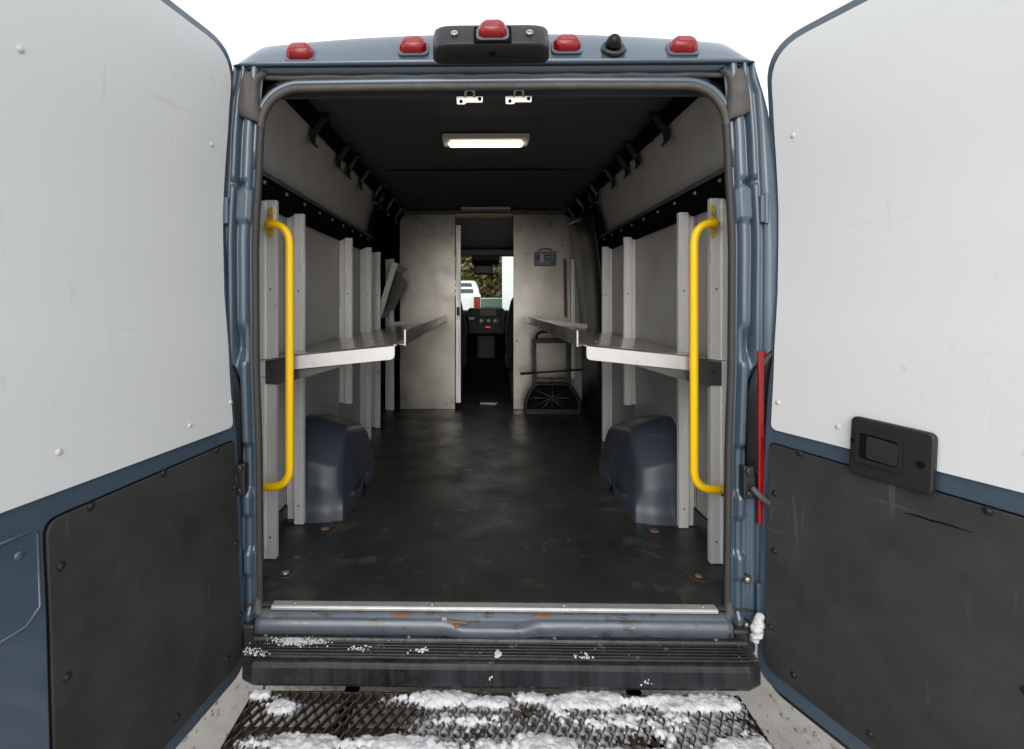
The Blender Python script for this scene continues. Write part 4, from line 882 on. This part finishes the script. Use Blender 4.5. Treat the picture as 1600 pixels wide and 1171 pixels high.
m.box(GX0 - 0.006, GX0 - 0.002, GY1, GY0 + 0.003, GZ - 0.035, GZ + 0.008); m.box(GX1 + 0.002, GX1 + 0.006, GY1, GY0 + 0.003, GZ - 0.035, GZ + 0.008)
m.box(GX0 - 0.006, GX1 + 0.006, GY1 - 0.008, GY1 - 0.002, GZ - 0.03, GZ + 0.006)
m.box(GX0, GX1, -0.27, -0.262, GZ - 0.045, GZ - 0.012); m.build('frame', 'grate_steel', step, bevel=0.0015)
for x in (-0.45, 0.45): MB().box(x - 0.02, x + 0.02, -0.40, 0.0, GZ - 0.06, GZ - 0.04).build('support_arm', 'dark_void', step)

# snow on the step
def fbm(x, y, s, o=4):
    return mn.fractal(Vector((x * s, y * s, 3.1)), 0.9, 2.1, o)
blobs = [(-0.70, -0.172, 0.045, 0.018, 1.0), (-0.615, -0.215, 0.05, 0.030, 0.9), (-0.47, -0.350, 0.18, 0.040, 1.05), (-0.62, -0.335, 0.08, 0.03, 0.8),
         (-0.15, -0.178, 0.15, 0.030, 1.15), (-0.02, -0.19, 0.10, 0.025, 1.1), (-0.07, -0.265, 0.20, 0.055, 0.62), (-0.18, -0.34, 0.16, 0.035, 1.0), (0.10, -0.335, 0.20, 0.04, 1.0),
         (0.12, -0.175, 0.06, 0.022, 1.1), (0.27, -0.180, 0.14, 0.030, 1.25), (0.43, -0.185, 0.10, 0.020, 0.9), (0.60, -0.185, 0.14, 0.035, 1.3), (0.40, -0.26, 0.34, 0.075, 0.60),
         (0.62, -0.345, 0.13, 0.04, 1.0), (0.42, -0.36, 0.2, 0.03, 0.9), (0.68, -0.28, 0.06, 0.04, 0.6), (0.0, -0.44, 0.7, 0.07, 0.9)]
sx, sy = 0.0034, 0.0034
nx = int((GX1 - GX0 + 0.01) / sx); ny = int(0.37 / sy); H = {}; H2 = {}
for i in range(nx + 1):
    for j in range(ny + 1):
        x = GX0 - 0.005 + i * sx; y = -0.148 - j * sy
        f = 0
        for bx, by, rx, ry, a in blobs:
            d = ((x - bx) / rx) ** 2 + ((y - by) / ry) ** 2
            if d < 5: f = max(f, a * math.exp(-d * 0.75))
        n_ = 0.42 * fbm(x, y, 11) + 0.20 * fbm(x + 5, y, 60, 4)
        # slush bridges the strands and melts through in the openings
        hole = -math.sin(math.pi * (x - GX0) / cw) * math.cos(math.pi * (GY0 - y - 0.11 * ch) / ch)
        H[(i, j)] = f + n_ - 0.60 - 0.12 * max(0, hole)
        H2[(i, j)] = f * 1.25 + 0.30 * fbm(x + 2, y, 9) + 0.16 * fbm(x, y + 3, 70, 3) - (0.30 if x > -0.2 else 0.50) - 0.70 * max(0, hole + 0.15)
def snow_sheet(H, name, mt, base, amp, rough, lab, flat):
    m = MB(); idx = {}
    def sv(i, j):
        if (i, j) not in idx:
            x = GX0 - 0.005 + i * sx; y = -0.148 - j * sy; v = H[(i, j)]
            h = amp * (1 - math.exp(-9 * max(0, v))) * (0.75 + 0.5 * fbm(x, y, 20, 2)) + rough * fbm(x, y, 110, 3) * min(1, max(0, v) * 5)
            if v <= 0.0: h = -0.003
            idx[(i, j)] = len(m.v); m.v.append((x + 0.0022 * mn.noise(Vector((x * 190, y * 190, 0))), y + 0.0022 * mn.noise(Vector((x * 190, y * 190, 9))), GZ + base + h))
        return idx[(i, j)]
    for i in range(nx):
        for j in range(ny):
            c = [(i, j), (i + 1, j), (i + 1, j + 1), (i, j + 1)]
            if sum(H[q] > 0 for q in c) >= 2: m.f.append(tuple(sv(*q) for q in c)); m.sm.append(not flat)
    o = m.build(name, mt, None, solid=0.003); tag(o, lab, 'snow', kind='stuff')
snow_sheet(H, 'snow', 'snow', 0.005, 0.016, 0.0028, 'raised patches of crusted white snow lying on the black mesh step', False)
snow_sheet(H2, 'slush', 'slush', 0.001, 0.005, 0.002, 'thin grey slush clinging to the strands of the mesh step', False)
# crumbs on the bumper and corner lump
m = MB()
def crumb(x, y, z, r):
    rows = []; n = 7; s = random.random() * 9
    vs = []; 
    for a in range(5):
        t = math.pi * a / 4 
        for k in range(n):
            u = 2 * math.pi * k / n; q = r * (0.75 + 0.5 * random.random())
            vs.append((x + q * math.sin(t) * math.cos(u), y + q * math.sin(t) * math.sin(u), z + q * 0.7 * math.cos(t)))
    m.add(vs, [(a * n + k, a * n + (k + 1) % n, (a + 1) * n + (k + 1) % n, (a + 1) * n + k) for a in range(4) for k in range(n)])
for _ in range(520):
    x = random.gauss(-0.632, 0.034); y = random.gauss(-0.082, 0.010); crumb(x, y, 0.4845 + random.random() * 0.003, random.uniform(0.0008, 0.0032))
for _ in range(60): crumb(random.gauss(-0.735, 0.018), random.gauss(-0.13, 0.008), 0.484, random.uniform(0.001, 0.0038))
for bx, by in ((-0.42, -0.110), (-0.22, -0.115), (-0.55, -0.08), (0.28, -0.135)):
    for _ in range(26): crumb(random.gauss(bx, 0.016), random.gauss(by, 0.007), 0.484, random.uniform(0.002, 0.0045))
for _ in range(30): crumb(random.uniform(-0.78, 0.78), random.uniform(-0.14, -0.07), 0.483, random.uniform(0.001, 0.003))
for _ in range(12): crumb(random.gauss(0.02, 0.006), random.gauss(-0.138, 0.006), 0.488, random.uniform(0.004, 0.009))
for _ in range(8): crumb(random.gauss(0.46, 0.01), -0.167, random.gauss(0.43, 0.005), random.uniform(0.002, 0.004))
for _ in range(5): crumb(random.gauss(-0.01, 0.004), -0.167, random.gauss(0.435, 0.005), random.uniform(0.002, 0.004))
o = m.build('snow_crumbs', 'snow', None); tag(o, 'crumbs of icy snow scattered along the black bumper tread', 'snow', kind='stuff')
m = MB(); rows = []
for a in range(33):
    t = a / 32; r = 0.004 + 0.015 * math.sin(math.pi * (0.06 + 0.88 * t)) ** 0.6 * (1.15 - 0.35 * t)
    row = []
    for k in range(30):
        u = 2 * math.pi * k / 30; q = r * (1 + 0.45 * mn.fractal(Vector((math.cos(u) * 0.9, math.sin(u) * 0.9, t * 5)), 0.8, 2.1, 5))
        row.append((0.846 + 0.016 * t + q * math.cos(u), -0.046 + q * math.sin(u), lerp(0.474, 0.566, t)))
    rows.append(row)
m.loft(rows, closed=True); m.f += [tuple(range(30)), tuple(range(960, 990))]; m.sm += [True, True]
o = m.build('snow_lump', 'snow', None); tag(o, 'upright white lump of snow stuck at the right end of the bumper', 'snow lump')

# ------------------------------------------------------------------ ground and what shows through the windscreen
def gz(x, y):
    t = max(0, min(1, (y - 7) / 6)); return 0.42 * t * t * (3 - 2 * t)
m = MB(); 
yy = [-60, -30, -12, -6, -3] + [-2 + 0.1 * k for k in range(36)] + [2, 3, 5, 7, 8, 9, 10, 11, 12, 13, 15, 20, 30, 60, 120, 400]
xx = [-300, -80, -30, -10, -4] + [-2 + 0.1 * k for k in range(41)] + [4, 10, 30, 80, 300]
m.loft([[(x, y, gz(x, y) + (0.006 * mn.noise(Vector((x * 2.2, y * 2.2, 0))) if abs(x) < 3 and -3 < y < 3 else 0)) for x in xx] for y in yy])
tag(m.build('ground', 'ground', None), kind='structure')
m = MB(); poly = rounded([(-0.80, 0.05), (0.75, 0.02), (0.95, 1.2), (0.9, 4.8), (-0.95, 4.8), (-0.9, 1.0)], 0.2, 5)
m.add([(x, y, 0.0105) for x, y in poly], [tuple(range(len(poly)))]); tag(m.build('gravel_patch', 'gravel', None), kind='structure')

m = MB(); rnd_ = random.Random(5)
for _ in range(420):
    sx_ = rnd_.choice((-1, 1)); x_ = sx_ * rnd_.uniform(0.70, 1.25); y_ = rnd_.uniform(-0.75, 0.5); r_ = rnd_.uniform(0.003, 0.011) * (1.6 if rnd_.random() < 0.08 else 1)
    vs = [(x_ + r_ * rnd_.uniform(0.6, 1.2) * math.cos(a), y_ + r_ * rnd_.uniform(0.6, 1.2) * math.sin(a), 0.001 + zz) for zz in (0, r_ * 0.5) for a in [k * math.pi / 3 for k in range(6)]] + [(x_, y_, 0.001 + r_ * 0.8)]
    m.add(vs, [(k, (k + 1) % 6, 6 + (k + 1) % 6, 6 + k) for k in range(6)] + [(6 + k, 6 + (k + 1) % 6, 12) for k in range(6)])
tag(m.build('grit', 'gravel', None), 'loose brown grit scattered on the pavement beside the step', 'grit', kind='stuff')
# white pickup
tk = root('pickup_truck', 'white pickup truck parked ahead, seen through the windscreen from behind', 'pickup truck', (-1.25, 12.0, 0.42))
TX, TY, TZ = -0.97, 12.0, 0.42
m = MB(); pr = [(0, 0.55), (0, 1.30), (0.05, 1.36), (2.0, 1.38), (2.02, 1.32), (5.4, 1.25), (5.7, 1.0), (5.7, 0.5), (0.05, 0.45)]
m.prism(pr, lambda p: (TX - 0.95, TY + p[0], TZ + p[1]), lambda p: (TX + 0.95, TY + p[0], TZ + p[1])); m.build('body', 'truck_white', tk, bevel=0.06, seg=3)
m = MB(); rows = []
for s, y0, y1, z in [(0.93, 1.95, 4.3, 1.34), (0.88, 2.05, 4.0, 1.6), (0.78, 2.2, 3.6, 1.80), (0.70, 2.35, 3.4, 1.83)]: rows.append([(TX - s, TY + y0, TZ + z), (TX + s, TY + y0, TZ + z), (TX + s, TY + y1, TZ + z), (TX - s, TY + y1, TZ + z)])
m.loft(rows, smooth=False, closed=True); m.f.append((12, 13, 14, 15)); m.sm.append(False); cb = m.build('cab', 'truck_white', tk, bevel=0.04)
m = MB(); m.prism(rounded([(-0.74, 1.42), (0.74, 1.42), (0.66, 1.74), (-0.66, 1.74)], 0.05, 3), lambda p: (TX + p[0], TY + 1.97 + (p[1] - 1.34) * 0.48, TZ + p[1]), lambda p: (TX + p[0], TY + 1.93 + (p[1] - 1.34) * 0.48, TZ + p[1])); m.build('rear_window', 'truck_glass', cb)
m = MB(); m.box(TX - 0.7, TX + 0.7, TY - 0.02, TY + 0.0, TZ + 0.72, TZ + 1.28); m.build('tailgate', 'truck_white', tk, bevel=0.01)
for s in (-1, 1):
    m = MB(); m.box(*sorted((TX + s * 0.76, TX + s * 0.94)), TY - 0.03, TY + 0.06, TZ + 0.95, TZ + 1.29); m.build('tail_lamp', 'red_tail', tk, bevel=0.02)
    for y in (1.0, 4.6):
        m = MB(); m.cyl((TX + s * 0.95 - 0.12, TY + y, TZ + 0.40), (1, 0, 0), 0.40, 0.24, 28); m.build('wheel', 'tyre', tk, bevel=0.03)
m = MB(); m.box(TX - 0.9, TX + 0.9, TY - 0.16, TY - 0.03, TZ + 0.48, TZ + 0.66); m.build('bumper', 'dash_trim', tk, bevel=0.03)

# white wall corner, green fence
wl = root('white_building', 'white wall corner of a building at the right side of the windscreen', 'building', (1.35, 14, 0.42))
m = MB(); m.prism([(0.60, 13.0), (6.5, 13.0), (6.5, 19.0), (0.98, 19.0)], lambda p: (p[0], p[1], 0.3), lambda p: (p[0], p[1], 4.8)); m.build('wall', 'wall_white', wl, bevel=0.02); MB().box(0.5, 6.7, 12.9, 19.2, 4.8, 5.0).build('roof', 'dash_trim', wl)
fe = root('green_fence', 'low green board fence behind the pickup truck', 'fence', (0.5, 20, 0.42))
for k in range(9):
    MB().box(-6 + k * 1.5 - 0.05, -6 + k * 1.5 + 0.05, 20.05, 20.15, 0.40, 1.75).build('post', 'green_paint', fe)
for z in (0.55, 0.95, 1.35):
    MB().box(-6.1, 6.1, 20.0, 20.04, z, z + 0.33).build('board', 'green_paint', fe)
MB().box(-6.1, 6.1, 19.98, 20.10, 1.70, 1.74).build('cap_rail', 'truck_white', fe)

# trees beyond
def tree(x, y, h, cr, lm, label, seed):
    rnd = random.Random(seed); rt = root('tree', label, 'tree', (x, y, 0.42), 'trees beyond the parking area')
    m = MB(); m.tube([(x, y, 0.4), (x + 0.1, y, 0.4 + h * 0.35), (x - 0.05, y + 0.1, 0.4 + h * 0.8)], 0.2, 8, rr=[0.22, 0.16, 0.05])
    cl = []
    for k in range(26):
        a = rnd.random() * 6.28; t = rnd.uniform(0.02, 0.95); rr = cr * math.sin(math.pi * min(0.98, 0.15 + t * 0.8)) * rnd.uniform(0.5, 0.95)
        c = Vector((x + rr * math.cos(a), y + rr * math.sin(a), 0.4 + h * (0.05 + 0.9 * t))); cl.append(c)
        m.tube([(x, y, 0.4 + h * t * 0.8), c], 0.03, 5, rr=[0.05, 0.015])
    m.build('trunk', 'bark', rt)
    m = MB()
    for c in cl:
        for _ in range(300):
            p = c + Vector((rnd.gauss(0, 1), rnd.gauss(0, 1), rnd.gauss(0, 0.8))) * cr * 0.27
            if p.z < 0.5: continue
            s = rnd.uniform(0.09, 0.19); a = Vector((rnd.gauss(0, 1), rnd.gauss(0, 1), rnd.gauss(0, 1))).normalized(); b = a.orthogonal().normalized(); c2 = a.cross(b)
            m.add([p - b * s, p + c2 * s * 0.5, p + b * s, p - c2 * s * 0.5], [(0, 1, 2, 3)])
    m.build('crown', lm, rt)
for k, (x, y, h, cr, lm, lb) in enumerate([(-5.5, 27, 8, 2.8, 'leaf_b', 'dark green tree at the far left beyond the pickup truck'), (-2.6, 25, 7, 2.5, 'leaf_a', 'yellow green tree directly behind the pickup truck'),
        (0.1, 26, 8, 2.7, 'leaf_a', 'yellow green tree seen under the cab mirror'), (2.8, 25, 7, 2.5, 'leaf_b', 'dark green tree close to the white building'), (6.0, 27, 8, 2.8, 'leaf_b', 'tree mostly hidden behind the white building'),
        (-1.3, 30, 10, 3.2, 'leaf_b', 'taller green tree in the back row behind two yellow green ones')]):
    tree(x, y, h, cr, lm, lb, 11 + k)
